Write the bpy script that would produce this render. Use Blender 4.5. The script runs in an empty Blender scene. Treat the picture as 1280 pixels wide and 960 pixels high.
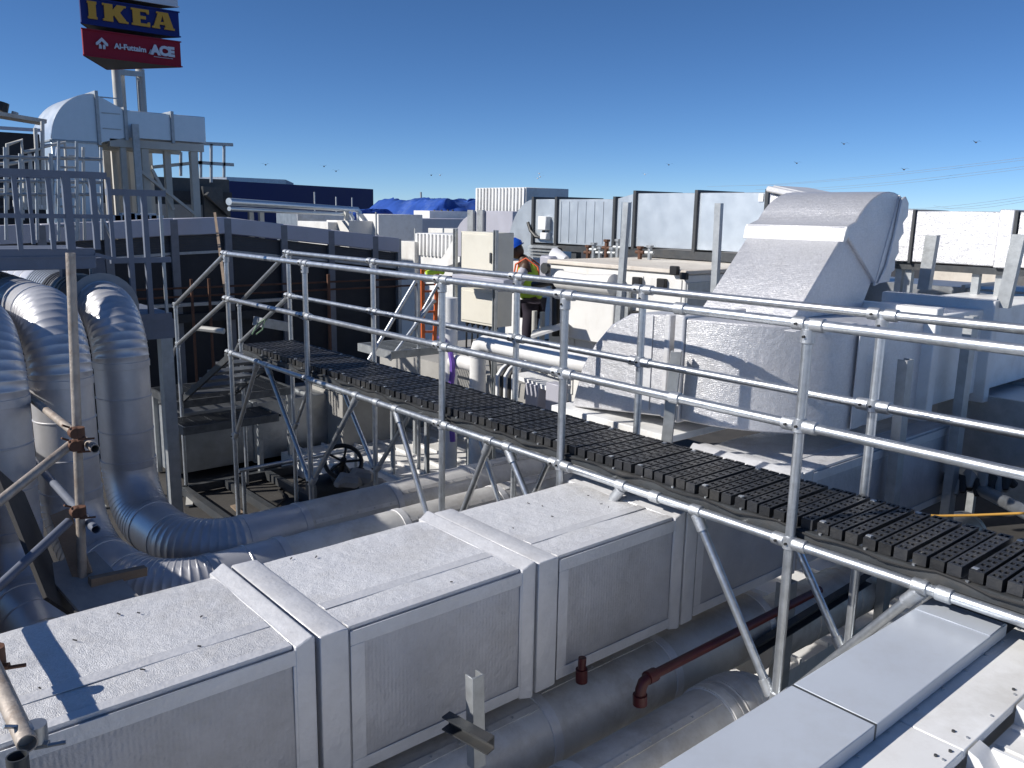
import bpy, bmesh, math, random
from mathutils import Vector, Matrix, noise
random.seed(7)
R = math.radians
SC = bpy.context.scene
COL = SC.collection

# ------------------------------------------------------------------ camera
EYE = Vector((0, 0, 3.52)); FPX = 1054.14; PITCH = .2; ROLL = .0186; YAW = R(40.6)
Fh = Vector((math.sin(YAW), math.cos(YAW), 0)); Rh = Vector((math.cos(YAW), -math.sin(YAW), 0)); UP = Vector((0, 0, 1))
CW = Fh*math.cos(PITCH) - UP*math.sin(PITCH)
CQ = Fh*math.sin(PITCH) + UP*math.cos(PITCH)
CR = Rh*math.cos(ROLL) + CQ*math.sin(ROLL)
CU = CQ*math.cos(ROLL) - Rh*math.sin(ROLL)
cd = bpy.data.cameras.new('camera'); cam = bpy.data.objects.new('camera', cd); COL.objects.link(cam)
cam.matrix_world = Matrix(((CR.x, CU.x, -CW.x, EYE.x), (CR.y, CU.y, -CW.y, EYE.y), (CR.z, CU.z, -CW.z, EYE.z), (0, 0, 0, 1)))
cd.sensor_width = 36; cd.lens = 36*FPX/1280; cd.clip_start = .05; cd.clip_end = 20000
SC.camera = cam

# ------------------------------------------------------------------ light
SUN_H = Vector((-.90, .436, 0)); SUN_EL = R(34)
sv = SUN_H*math.cos(SUN_EL) + UP*math.sin(SUN_EL)
ld = bpy.data.lights.new('sun', 'SUN'); ld.energy = 4.2; ld.angle = R(.53); ld.color = (1, .955, .89)
lo = bpy.data.objects.new('sun', ld); COL.objects.link(lo)
lo.rotation_euler = sv.to_track_quat('Z', 'Y').to_euler(); lo.location = (0, 0, 30)
W = bpy.data.worlds.new('World'); SC.world = W; W.use_nodes = True
wn = W.node_tree; sk = wn.nodes.new('ShaderNodeTexSky'); sk.sky_type = 'NISHITA'; sk.sun_disc = False
sk.sun_elevation = SUN_EL; sk.sun_rotation = math.atan2(sv.x, sv.y)
sk.altitude = 0; sk.air_density = .5; sk.dust_density = 0.0; sk.ozone_density = 6.0
hs_ = wn.nodes.new('ShaderNodeHueSaturation'); hs_.inputs['Saturation'].default_value = 1.08
wn.links.new(sk.outputs[0], hs_.inputs['Color']); wn.links.new(hs_.outputs[0], wn.nodes['Background'].inputs[0]); wn.nodes['Background'].inputs[1].default_value = .086
SC.view_settings.view_transform = 'Standard'; SC.view_settings.look = 'None'
SC.view_settings.exposure = .40; SC.view_settings.gamma = 1
SC.cycles.max_bounces = 6

# ------------------------------------------------------------------ helpers
def at(px, py, x=None, y=None, z=None, d=None):
    """world point seen at photo pixel (px,py) on the plane x=, y= or z=, or at ground distance d"""
    r = CR*(px-640) + CU*(480-py) + CW*FPX
    if x is not None: t = x/r.x
    elif y is not None: t = y/r.y
    elif z is not None: t = (z-EYE.z)/r.z
    else: t = d/math.hypot(r.x, r.y)
    return EYE + r*t

def V(*a): return Vector(a)
WL = {}
class MB:
    def __init__(s): s.v = []; s.f = []
    def add(s, vs, fs):
        b = len(s.v); s.v += [Vector(q) for q in vs]; s.f += [[b+i for i in q] for q in fs]; return s
    def box(s, a, b):
        x0, x1 = sorted((a[0], b[0])); y0, y1 = sorted((a[1], b[1])); z0, z1 = sorted((a[2], b[2]))
        return s.add([(x0,y0,z0),(x1,y0,z0),(x1,y1,z0),(x0,y1,z0),(x0,y0,z1),(x1,y0,z1),(x1,y1,z1),(x0,y1,z1)],
                     [(0,3,2,1),(4,5,6,7),(0,1,5,4),(1,2,6,5),(2,3,7,6),(3,0,4,7)])
    def beam(s, p, q, w, h, up=UP):
        p = Vector(p); q = Vector(q); t = (q-p).normalized()
        if abs(t.dot(up)) > .98: up = V(0, 1, 0)
        a = t.cross(up).normalized()*w/2; b = a.cross(t).normalized()*h/2
        vs = [o+i*a+j*b for o in (p, q) for i, j in ((-1,-1),(1,-1),(1,1),(-1,1))]
        return s.add(vs, [(0,1,2,3),(7,6,5,4),(0,4,5,1),(1,5,6,2),(2,6,7,3),(3,7,4,0)])
    def channel(s, p, q, w, h, t=.008, side=V(1,0,0), lip=True):
        """U channel standing from p to q, back of width w across 'side', flanges h deep"""
        p = Vector(p); q = Vector(q); ax = (q-p).normalized(); a = side.normalized(); b = ax.cross(a).normalized()
        prof = [(-w/2,0),(w/2,0),(w/2,h),(w/2-t,h),(w/2-t,t),(-w/2+t,t),(-w/2+t,h),(-w/2,h)]
        n = len(prof); vs = [o+a*i+b*j for o in (p, q) for i, j in prof]
        fs = [(i, (i+1) % n, n+(i+1) % n, n+i) for i in range(n)]
        fs += [(0,5,4,1),(1,4,3,2),(0,7,6,5)]; fs += [tuple(n+i for i in reversed(q)) for q in [(0,5,4,1),(1,4,3,2),(0,7,6,5)]]
        return s.add(vs, fs)
    def path(s, pts, r, n=12, cap=True, radii=None):
        pts = [Vector(p) for p in pts]; m = len(pts)
        tang = []
        for i in range(m):
            t = V(0,0,0)
            if i: t += (pts[i]-pts[i-1]).normalized()
            if i < m-1: t += (pts[i+1]-pts[i]).normalized()
            tang.append(t.normalized())
        a = tang[0].orthogonal().normalized(); b0 = len(s.v)
        for i in range(m):
            if i: a = (a - tang[i]*a.dot(tang[i])).normalized()
            c = tang[i].cross(a)
            rr = radii[i] if radii else r
            s.v += [pts[i] + (a*math.cos(6.28318*k/n) + c*math.sin(6.28318*k/n))*rr for k in range(n)]
        for i in range(m-1):
            for k in range(n):
                s.f.append([b0+i*n+k, b0+i*n+(k+1) % n, b0+(i+1)*n+(k+1) % n, b0+(i+1)*n+k])
        if cap:
            s.f.append([b0+k for k in reversed(range(n))]); s.f.append([b0+(m-1)*n+k for k in range(n)])
        return s
    def tube(s, p, q, r, n=12, cap=True): return s.path([p, q], r, n, cap)
    def pipe(s, p, q, r, t=.004, n=12):
        """open hollow tube"""
        p = Vector(p); q = Vector(q); a = (q-p).normalized(); o = a.orthogonal().normalized(); c = a.cross(o); b = len(s.v)
        for P, rr in ((p, r-t), (p, r), (q, r), (q, r-t)):
            s.v += [P+(o*math.cos(6.28318*k/n)+c*math.sin(6.28318*k/n))*rr for k in range(n)]
        for i, j in ((0,1),(1,2),(2,3),(3,0)):
            for k in range(n): s.f.append([b+i*n+k, b+i*n+(k+1) % n, b+j*n+(k+1) % n, b+j*n+k])
        return s
    def prism(s, poly, axis, lo, hi):
        def mk(u, w, k):
            return {0: (k, u, w), 1: (u, k, w), 2: (u, w, k)}[axis]
        n = len(poly); vs = [mk(u, w, lo) for u, w in poly] + [mk(u, w, hi) for u, w in poly]
        return s.add(vs, [tuple(range(n)), tuple(reversed(range(n, 2*n)))] + [(i, (i+1) % n, n+(i+1) % n, n+i) for i in range(n)])
    def loft(s, loops, cap=True):
        n = len(loops[0]); b = len(s.v)
        for L in loops: s.v += [Vector(q) for q in L]
        for i in range(len(loops)-1):
            for k in range(n): s.f.append([b+i*n+k, b+i*n+(k+1) % n, b+(i+1)*n+(k+1) % n, b+(i+1)*n+k])
        if cap: s.f.append([b+k for k in range(n)]); s.f.append([b+(len(loops)-1)*n+k for k in range(n)])
        return s
    def mesh(s, name, mat, origin=V(0,0,0), smooth=True):
        me = bpy.data.meshes.new(name); me.from_pydata([v-origin for v in s.v], [], s.f)
        bm = bmesh.new(); bm.from_mesh(me); bmesh.ops.recalc_face_normals(bm, faces=bm.faces); bm.to_mesh(me); bm.free()
        if mat: me.materials.append(mat)
        if smooth:
            me.polygons.foreach_set('use_smooth', [True]*len(me.polygons)); me.set_sharp_from_angle(angle=R(38))
        return me
    def build(s, name, mat, parent=None, bevel=0, smooth=True, seg=1, label=None, kind=None):
        lo_ = V(*(min(v[i] for v in s.v) for i in range(3))); hi_ = V(*(max(v[i] for v in s.v) for i in range(3)))
        org = V((lo_.x+hi_.x)/2, (lo_.y+hi_.y)/2, lo_.z)
        me = s.mesh(name, mat, org, smooth)
        o = bpy.data.objects.new(name, me); COL.objects.link(o); put(o, org, parent)
        if bevel:
            bv = o.modifiers.new('bevel', 'BEVEL'); bv.width = bevel; bv.segments = seg; bv.limit_method = 'ANGLE'; bv.angle_limit = R(40)
        if label: o['label'] = label
        if kind: o['kind'] = kind
        return o
def put(o, org, parent):
    WL[o.name] = Vector(org); o.location = org
    if parent is not None:
        o.parent = parent; o.location = Vector(org) - WL[parent.name]
def inst(name, me, org, parent, rot=None, label=None):
    o = bpy.data.objects.new(name, me); COL.objects.link(o); put(o, org, parent)
    if rot is not None: o.rotation_euler = rot
    if label: o['label'] = label
    return o
def thing(name, loc, label, cat, group=None):
    o = bpy.data.objects.new(name, None); COL.objects.link(o); o.empty_display_size = .2; put(o, Vector(loc), None)
    return tag(o, label, cat, group)
def tag(o, label, cat, group=None):
    o['label'] = label; o['category'] = cat
    if group: o['group'] = group
    return o
def struct(o): o['kind'] = 'structure'; return o

# ------------------------------------------------------------------ materials
def mat(name, base, rough=.5, metal=0., var=.12, vscale=3., bump=(), dirt=None, rvar=.1, spec=.5, coord='Object', streak=None):
    """bump: list of (kind, scale, strength, axis); dirt: (colour, amount, scale)"""
    m = bpy.data.materials.new(name); m.use_nodes = True; nt = m.node_tree; N = nt.nodes; L = nt.links
    bs = N['Principled BSDF']; bs.inputs['Metallic'].default_value = metal; bs.inputs['Specular IOR Level'].default_value = spec
    tc = N.new('ShaderNodeTexCoord'); co = tc.outputs[coord]
    nz = N.new('ShaderNodeTexNoise'); nz.inputs['Scale'].default_value = vscale; nz.inputs['Detail'].default_value = 6; nz.inputs['Roughness'].default_value = .62
    L.new(co, nz.inputs['Vector'])
    cr = N.new('ShaderNodeValToRGB'); e = cr.color_ramp.elements
    e[0].position = .3; e[1].position = .72
    e[0].color = (*[max(0, c*(1-var)) for c in base], 1); e[1].color = (*[min(1, c*(1+var)) for c in base], 1)
    L.new(nz.outputs['Fac'], cr.inputs[0]); colr = cr.outputs[0]
    if dirt:
        dn = N.new('ShaderNodeTexNoise'); dn.inputs['Scale'].default_value = dirt[2]; dn.inputs['Detail'].default_value = 9; dn.inputs['Roughness'].default_value = .7
        mp = N.new('ShaderNodeMapping'); L.new(co, mp.inputs[0]); mp.inputs['Location'].default_value = (3.3, 1.7, 5.1)
        if streak: mp.inputs['Scale'].default_value = streak
        L.new(mp.outputs[0], dn.inputs['Vector'])
        dr = N.new('ShaderNodeValToRGB'); dr.color_ramp.elements[0].position = .5; dr.color_ramp.elements[1].position = .74
        dr.color_ramp.elements[0].color = (0,0,0,1); dr.color_ramp.elements[1].color = (dirt[1],)*3 + (1,)
        L.new(dn.outputs['Fac'], dr.inputs[0])
        mx = N.new('ShaderNodeMixRGB'); L.new(dr.outputs[0], mx.inputs[0]); L.new(colr, mx.inputs[1]); mx.inputs[2].default_value = (*dirt[0], 1); colr = mx.outputs[0]
    L.new(colr, bs.inputs['Base Color'])
    rm = N.new('ShaderNodeMapRange'); rm.inputs['To Min'].default_value = max(.03, rough-rvar); rm.inputs['To Max'].default_value = min(1, rough+rvar)
    L.new(nz.outputs['Fac'], rm.inputs['Value']); L.new(rm.outputs[0], bs.inputs['Roughness'])
    prev = None
    for kind, sc, st, ax in bump:
        if kind == 'wave':
            t = N.new('ShaderNodeTexWave'); t.wave_type = 'BANDS'; t.bands_direction = ax; t.inputs['Scale'].default_value = sc; t.inputs['Distortion'].default_value = .6
            t.inputs['Detail'].default_value = 1
        elif kind == 'voro':
            t = N.new('ShaderNodeTexVoronoi'); t.inputs['Scale'].default_value = sc
        else:
            t = N.new('ShaderNodeTexNoise'); t.inputs['Scale'].default_value = sc; t.inputs['Detail'].default_value = 4
        if ax and kind != 'wave':
            mp = N.new('ShaderNodeMapping'); mp.inputs['Scale'].default_value = ax; L.new(co, mp.inputs[0]); L.new(mp.outputs[0], t.inputs['Vector'])
        else: L.new(co, t.inputs['Vector'])
        b = N.new('ShaderNodeBump'); b.inputs['Strength'].default_value = st; b.inputs['Distance'].default_value = .01
        L.new(t.outputs['Fac' if kind != 'voro' else 'Distance'], b.inputs['Height'])
        if prev: L.new(prev.outputs[0], b.inputs['Normal'])
        prev = b
    if prev: L.new(prev.outputs[0], bs.inputs['Normal'])
    return m

M = {}
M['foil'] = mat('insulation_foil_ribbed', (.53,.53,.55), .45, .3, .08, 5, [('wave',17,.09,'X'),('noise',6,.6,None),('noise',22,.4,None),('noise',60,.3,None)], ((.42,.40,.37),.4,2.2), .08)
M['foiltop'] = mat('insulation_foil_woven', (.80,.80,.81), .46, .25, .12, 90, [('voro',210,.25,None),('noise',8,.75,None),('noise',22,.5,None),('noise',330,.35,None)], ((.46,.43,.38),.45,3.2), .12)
M['foil_grid'] = mat('insulation_foil_grid', (.66,.66,.68), .36, .5, .10, 60, [('wave',24,.05,'Z'),('voro',150,.14,None),('noise',5,.8,None),('noise',22,.45,None),('noise',160,.4,None)], ((.5,.49,.46),.2,3), .08)
M['tape'] = mat('foil_tape', (.68,.68,.69), .42, .25, .07, 8, [('noise',10,.45,None),('noise',45,.3,None)], ((.42,.40,.38),.35,4), .08)
M['tube'] = mat('galvanised_tube', (.58,.61,.64), .36, .85, .12, 22, [('noise',120,.08,None)], ((.38,.40,.42),.5,16), .1)
M['fitting'] = mat('cast_galvanised_fitting', (.52,.54,.56), .45, .8, .12, 30, [('noise',160,.2,None)], None, .1)
M['spiral'] = mat('spiral_duct_metal', (.62,.62,.64), .38, .55, .06, 6, [('noise',4,.03,None)], ((.34,.33,.34),.4,2.2), .06)
M['jacket'] = mat('pipe_cladding', (.68,.67,.65), .52, .35, .1, 6, [('noise',7,.3,None),('noise',30,.12,None)], ((.40,.36,.31),.6,3.5), .08)
M['sheet'] = mat('galvanised_sheet', (.58,.63,.67), .40, .65, .06, 5, [('noise',3,.08,None)], ((.70,.73,.76),.35,1.2), .1, streak=(1,1,.25))
M['oldsheet'] = mat('weathered_galvanised', (.40,.42,.44), .40, .8, .15, 7, [('noise',5,.1,None)], ((.25,.24,.22),.5,2.2), .1)
M['steel'] = mat('galvanised_steel_channel', (.42,.44,.45), .5, .6, .15, 12, [('noise',60,.1,None)], ((.28,.28,.27),.5,6), .1)
M['darksteel'] = mat('dark_painted_steel', (.055,.06,.065), .5, .2, .2, 10, [('noise',40,.1,None)], ((.12,.10,.08),.4,5))
M['bluegrey'] = mat('blue_grey_paint', (.17,.19,.24), .45, .1, .1, 8, [], ((.14,.14,.15),.4,6))
M['plank'] = mat('black_recycled_plastic', (.016,.017,.02), .48, 0, .25, 9, [('noise',90,.25,None)], ((.045,.045,.045),.6,7))
def per_object_tone(m, lo_, hi_, dust=None):
    nt = m.node_tree; bs = nt.nodes['Principled BSDF']; src = bs.inputs['Base Color'].links[0].from_socket
    oi = nt.nodes.new('ShaderNodeObjectInfo'); mr = nt.nodes.new('ShaderNodeMapRange'); mr.inputs['To Min'].default_value = lo_; mr.inputs['To Max'].default_value = hi_
    nt.links.new(oi.outputs['Random'], mr.inputs['Value'])
    mx = nt.nodes.new('ShaderNodeMixRGB'); mx.blend_type = 'MULTIPLY'; mx.inputs[0].default_value = 1; nt.links.new(src, mx.inputs[1]); nt.links.new(mr.outputs[0], mx.inputs[2])
    out = mx.outputs[0]
    if dust:
        tc = nt.nodes.new('ShaderNodeNewGeometry'); nz = nt.nodes.new('ShaderNodeTexNoise'); nz.inputs['Scale'].default_value = dust[1]; nz.inputs['Detail'].default_value = 8; nz.inputs['Roughness'].default_value = .75
        nt.links.new(tc.outputs['Position'], nz.inputs['Vector']); cr = nt.nodes.new('ShaderNodeValToRGB'); cr.color_ramp.elements[0].position = .48; cr.color_ramp.elements[1].position = .78
        cr.color_ramp.elements[1].color = (dust[2],)*3+(1,); nt.links.new(nz.outputs['Fac'], cr.inputs[0])
        m2 = nt.nodes.new('ShaderNodeMixRGB'); nt.links.new(cr.outputs[0], m2.inputs[0]); nt.links.new(out, m2.inputs[1]); m2.inputs[2].default_value = (*dust[0], 1); out = m2.outputs[0]
    nt.links.new(out, bs.inputs['Base Color'])
M['rubber'] = mat('black_rubber', (.015,.015,.016), .6, 0, .2, 20)
M['cap'] = mat('grey_coated_coping', (.50,.54,.60), .35, .1, .03, 2, [('noise',1.5,.04,None)], ((.42,.44,.47),.25,5), .05)
M['white'] = mat('white_coated_metal', (.80,.80,.79), .42, 0, .04, 3, [('noise',2,.05,None)], ((.46,.43,.38),.5,2.6), .06)
M['whitedirty'] = mat('white_panel_weathered', (.70,.69,.66), .55, 0, .06, 3, [('noise',4,.08,None)], ((.45,.40,.34),.5,2.6), .08, streak=(1,1,.4))
M['cream'] = mat('cream_capping', (.62,.57,.50), .6, 0, .1, 4, [('noise',12,.2,None)], ((.35,.28,.22),.6,3))
M['beige'] = mat('beige_powder_coat', (.66,.63,.54), .45, 0, .04, 3, [], ((.45,.42,.35),.3,3))
M['floor'] = mat('dark_roof_membrane', (.05,.047,.044), .85, 0, .3, 2, [('noise',20,.3,None)], ((.09,.085,.08),.5,1.1))
M['roofw'] = mat('white_roof_sheet', (.72,.71,.69), .5, 0, .07, 3, [('noise',8,.1,None)], ((.34,.31,.27),.6,2.4))
M['ground'] = mat('distant_ground', (.22,.21,.19), .9, 0, .3, .01, [], None)
M['barrier'] = mat('black_acoustic_panel', (.055,.058,.066), .5, .1, .2, 4, [('wave',9,.3,'Z')], ((.07,.07,.07),.4,2))
M['barrierlow'] = mat('dark_barrier_sheet', (.020,.021,.026), .6, 0, .25, 3, [], ((.05,.05,.05),.5,2))
M['barrierpost'] = mat('grey_barrier_post', (.20,.21,.235), .5, .4, .12, 8, [], ((.12,.12,.12),.4,5))
M['coping'] = mat('pale_coping_metal', (.46,.46,.52), .42, .2, .05, 3, [], ((.40,.40,.42),.3,4))
M['navy'] = mat('navy_cladding', (.008,.013,.11), .6, 0, .08, .4, [('wave',1.2,.2,'X')])
M['tarp'] = mat('blue_tarpaulin', (.03,.085,.36), .38, 0, .3, 1.5, [('noise',2.0,.8,None),('noise',6,.6,None)], ((.16,.24,.46),.6,1.2))
M['red'] = mat('dark_red_pipe_paint', (.075,.010,.011), .4, 0, .15, 8, [], ((.06,.02,.02),.4,6))
M['rust'] = mat('rusty_scaffold_tube', (.42,.37,.32), .55, .4, .2, 14, [('noise',60,.3,None)], ((.22,.14,.09),.7,8))
M['rustred'] = mat('rust_brown_steel', (.13,.06,.035), .75, .1, .3, 10, [('noise',40,.3,None)])
M['wood'] = mat('weathered_timber', (.28,.21,.15), .8, 0, .2, 6, [('noise',20,.4,(1,1,8))], ((.12,.09,.07),.5,4))
M['orange'] = mat('orange_fibreglass', (.55,.12,.03), .45, 0, .1, 8)
M['cord'] = mat('orange_yellow_cable', (.62,.34,.07), .45, 0, .05, 8)
M['cable'] = mat('black_cable', (.012,.012,.013), .5, 0, .1, 10)
M['purple'] = mat('violet_wrap', (.16,.08,.40), .5, 0, .2, 12)
M['cloth'] = mat('grey_canvas', (.34,.33,.32), .85, 0, .12, 9, [('noise',30,.3,None)])
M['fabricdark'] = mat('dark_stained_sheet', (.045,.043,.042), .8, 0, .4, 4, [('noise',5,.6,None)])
M['ikea_blue'] = mat('sign_blue_face', (.006,.022,.17), .7, 0, .05, .5)
M['ikea_yel'] = mat('sign_yellow_letter', (.75,.36,.02), .4, 0, .04, .5)
M['sign_red'] = mat('sign_red_face', (.34,.006,.026), .7, 0, .05, .5)
M['sign_white'] = mat('sign_white_letter', (.75,.75,.77), .4, 0, .03, .5)
M['sign_under'] = mat('sign_soffit', (.10,.10,.10), .7, 0, .2, .6)
M['skin'] = mat('brown_skin', (.075,.038,.022), .55, 0, .1, 20)
M['helmet'] = mat('blue_helmet_plastic', (.01,.07,.42), .3, 0, .05, 10)
M['hivis'] = mat('hi_vis_yellow_fabric', (.50,.72,.06), .7, 0, .1, 20)
M['hivis_or'] = mat('hi_vis_orange_fabric', (.75,.14,.06), .7, 0, .1, 20)
M['shirt'] = mat('grey_shirt', (.45,.45,.50), .8, 0, .1, 20)
M['trousers'] = mat('dark_trousers', (.022,.016,.028), .85, 0, .2, 15)
M['concrete'] = mat('concrete', (.33,.32,.30), .85, 0, .12, 3, [('noise',25,.2,None)], ((.2,.19,.18),.4,2))
M['grating'] = mat('grating_steel', (.16,.17,.18), .45, .7, .2, 12)
M['bird_w'] = mat('bird_pale_feathers', (.6,.6,.6), .8)
M['bird_d'] = mat('bird_dark_feathers', (.06,.06,.07), .8)
M['label'] = mat('black_print', (.01,.01,.01), .6)
M['polewhite'] = mat('pale_painted_steel', (.55,.54,.50), .5, .1, .1, 2, [], ((.35,.33,.3),.4,1.5))
M['polethin'] = mat('cream_painted_leg', (.58,.55,.48), .55, 0, .1, 2, [], ((.4,.37,.32),.4,2))
per_object_tone(M['plank'], .5, 1.5, ((.13,.12,.10), 3.5, .4))
per_object_tone(M['tube'], .86, 1.1, ((.36,.37,.38), 9, .6))
per_object_tone(M['foiltop'], .93, 1.05, ((.42,.38,.32), 1.6, .35))
per_object_tone(M['foil'], .92, 1.06, ((.22,.21,.20), 1.3, .55))
per_object_tone(M['white'], .94, 1.03, ((.40,.37,.32), 1.8, .4))
per_object_tone(M['foil_grid'], .95, 1.04, ((.40,.39,.37), 1.4, .35))
per_object_tone(M['cap'], .95, 1.03, ((.36,.36,.36), 3.0, .35))
per_object_tone(M['jacket'], .85, 1.1, ((.30,.25,.19), 2.2, .7))
TR = .0242    # scaffold tube radius

# ------------------------------------------------------------------ setting
struct(MB().box((-60,-60,-.4), (70,90,0)).build('roof_floor', M['floor']))
g = MB().box((-6000,-6000,-9.4), (6000,9000,-9)).build('ground', M['ground']); struct(g)

# white roof sheets seen between the pipes: low ribbed sheet with raised seams
wr = struct(MB().box((4.35,2.95,.004), (7.9,4.7,.26)).build('white_roof', M['roofw']))
for i in range(8):
    x = 4.6 + i*.4
    MB().box((x,2.95,.26), (x+.03,4.7,.30)).build('standing_seam', M['roofw'], wr)
wr2 = struct(MB().box((4.9,8.0,.004), (7.6,10.6,.22)).build('white_roof', M['roofw']))
for i in range(7):
    MB().box((5.15+i*.36,8.0,.22), (5.18+i*.36,10.6,.255)).build('standing_seam', M['roofw'], wr2)
wr3 = struct(MB().box((1.0,-3,.004), (4.34,2.3,.22)).build('white_roof', M['roofw']))
for i in range(9):
    MB().box((1.2+i*.36,-3,.22), (1.23+i*.36,2.3,.255)).build('standing_seam', M['roofw'], wr3)
# loose white offcuts on the roof
for i in range(26):
    x = random.uniform(2.0,4.0); y = random.uniform(1.55,2.25); a = random.uniform(0,3); l = random.uniform(.06,.2)
    c, s_ = math.cos(a)*l, math.sin(a)*l; z = .262+i*.004
    tag(MB().beam((x-c,y-s_,z), (x+c,y+s_,z+random.uniform(0,.03)), random.uniform(.05,.12), .004).build('sheet_offcut', M['white']),
        'white sheet metal offcut lying on the roof below the front pipes', 'offcut', 'metal offcuts under the front pipes')

# ------------------------------------------------------------------ foreground insulated duct
def ring(x, o, y0, y1, z0, z1): return [(x,y0-o,z0-o),(x,y1+o,z0-o),(x,y1+o,z1+o),(x,y0-o,z1+o)]
def ring2(x, o, y0, y1, z0, z1):
    q = o if o < 0 else o*.35
    return [(x,y0-q-.009,z0-q),(x,y1+q,z0-q),(x,y1+q,z1+o),(x,y0-q-.009,z1+o)] if o > 0 else ring(x, o, y0, y1, z0, z1)
def wavy_section(x0, x1, y0, y1, z0, z1, seed, amp=.006, nx=26, nc=12):
    """insulated panel box with softly uneven faces and rounded edges"""
    m = MB(); per = []
    W_, H_ = y1-y0, z1-z0
    for (ya, za, yb, zb) in ((y0,z0,y0,z1),(y0,z1,y1,z1),(y1,z1,y1,z0),(y1,z0,y0,z0)):
        for k in range(nc): per.append((ya+(yb-ya)*k/nc, za+(zb-za)*k/nc))
    loops = []
    cy, cz = (y0+y1)/2, (z0+z1)/2
    for i in range(nx+1):
        x = x0+(x1-x0)*i/nx; L = []
        for (y, z) in per:
            n = noise.noise(Vector((x*2.3+seed, y*2.6, z*2.6)))*amp + noise.noise(Vector((x*7+seed, y*7, z*7)))*amp*.35
            ry = (y-cy)/(W_/2); rz = (z-cz)/(H_/2)
            sh = .014*max(0, (abs(ry)+abs(rz))-1.85)/.15
            oy = n*(1 if abs(ry) > .99 else 0)*math.copysign(1, ry) - sh*math.copysign(1, ry)
            oz = n*(1 if abs(rz) > .99 else 0)*math.copysign(1, rz) - sh*math.copysign(1, rz)
            L.append((x, y+oy, z+oz))
        loops.append(L)
    m.loft(loops); return m
DY0, DY1, DZ0, DZ1 = 2.74, 3.58, 1.24, 1.90
fd = thing('insulated_duct', (2.5,3.16,DZ0), 'large foil wrapped rectangular duct crossing the foreground beneath the walkway', 'duct')
secs = [(-1.2,.255),(.262,1.355),(1.515,2.49),(2.655,3.60),(3.74,4.80),(4.94,7.3)]
secs = [(.30,1.355),(1.515,2.49),(2.655,3.60),(3.74,4.80),(4.94,7.3)]
for i, (a, b) in enumerate(secs):
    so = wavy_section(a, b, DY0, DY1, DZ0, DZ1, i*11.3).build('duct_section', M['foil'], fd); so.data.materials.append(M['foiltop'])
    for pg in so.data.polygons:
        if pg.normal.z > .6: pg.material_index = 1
    # smooth tape frame on the front face and along the top edges
    y = DY0-.004
    for (p, q) in (((a+.01,y,DZ1-.075),(b-.01,y-.004,DZ1-.012)), ((a+.01,y,DZ0+.012),(b-.01,y-.004,DZ0+.07)),
                   ((a+.01,y,DZ0+.07),(a+.075,y-.004,DZ1-.075)), ((b-.075,y,DZ0+.07),(b-.01,y-.004,DZ1-.075))):
        MB().box(p, q).build('tape_strip', M['tape'], fd, bevel=.0015)
    MB().box((a+.01,DY0+.008,DZ1-.012), (b-.07,DY0+.055,DZ1+.0045)).build('tape_strip', M['tape'], fd, bevel=.001)
    MB().box((a+.01,DY0+.20,DZ1+.001), (b-.07,DY0+.26,DZ1+.0048)).build('tape_seam', M['tape'], fd, bevel=.001)
for (xa, xb) in ((1.355,1.515),(2.49,2.655),(3.60,3.74),(4.80,4.94)):
    m = MB(); m.loft([ring2(x, o, DY0, DY1, DZ0, DZ1) for x, o in ((xa-.066,.001),(xa-.052,.004),(xa-.008,.028),(xa+.006,.029),(xa+.014,.018),(xa+.016,-.03))])
    m.build('flange_lip', M['tape'], fd, bevel=.004)
    m = MB(); m.loft([ring2(x, o, DY0, DY1, DZ0, DZ1) for x, o in ((xa+.034,-.03),(xa+.036,.006),(xa+.045,.011),(xb-.02,.010),(xb,.006),(xb+.004,-.01))])
    m.build('flange_band', M['tape'], fd, bevel=.003)
MB().box((xa-.0,DY0+.03,DZ0+.03), (xb,DY1-.03,DZ1-.03)).build('flange_core', M['darksteel'], fd)
for (xa, xb) in ((1.355,1.515),(2.49,2.655),(3.60,3.74)):
    MB().box((xa-.002,DY0+.025,DZ0+.025), (xb+.002,DY1-.025,DZ1-.025)).build('flange_core', M['darksteel'], fd)
for k in range(20):   # bits of grit and torn foil lying on the top
    x = random.uniform(.4,3.5); y = random.uniform(DY0+.06,DY1-.05); l = random.uniform(.003,.009); a = random.uniform(0,3.1)
    if 1.28 < x < 1.54 or 2.42 < x < 2.68: continue
    c, s_ = math.cos(a)*l, math.sin(a)*l
    tag(MB().beam((x-c,y-s_,DZ1+.008), (x+c,y+s_,DZ1+.011), .004, .004).build('debris_chip', M['fabricdark']),
        'tiny dark chip of debris lying on top of the foreground foil duct', 'debris', 'debris chips on the foil duct')

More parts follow.
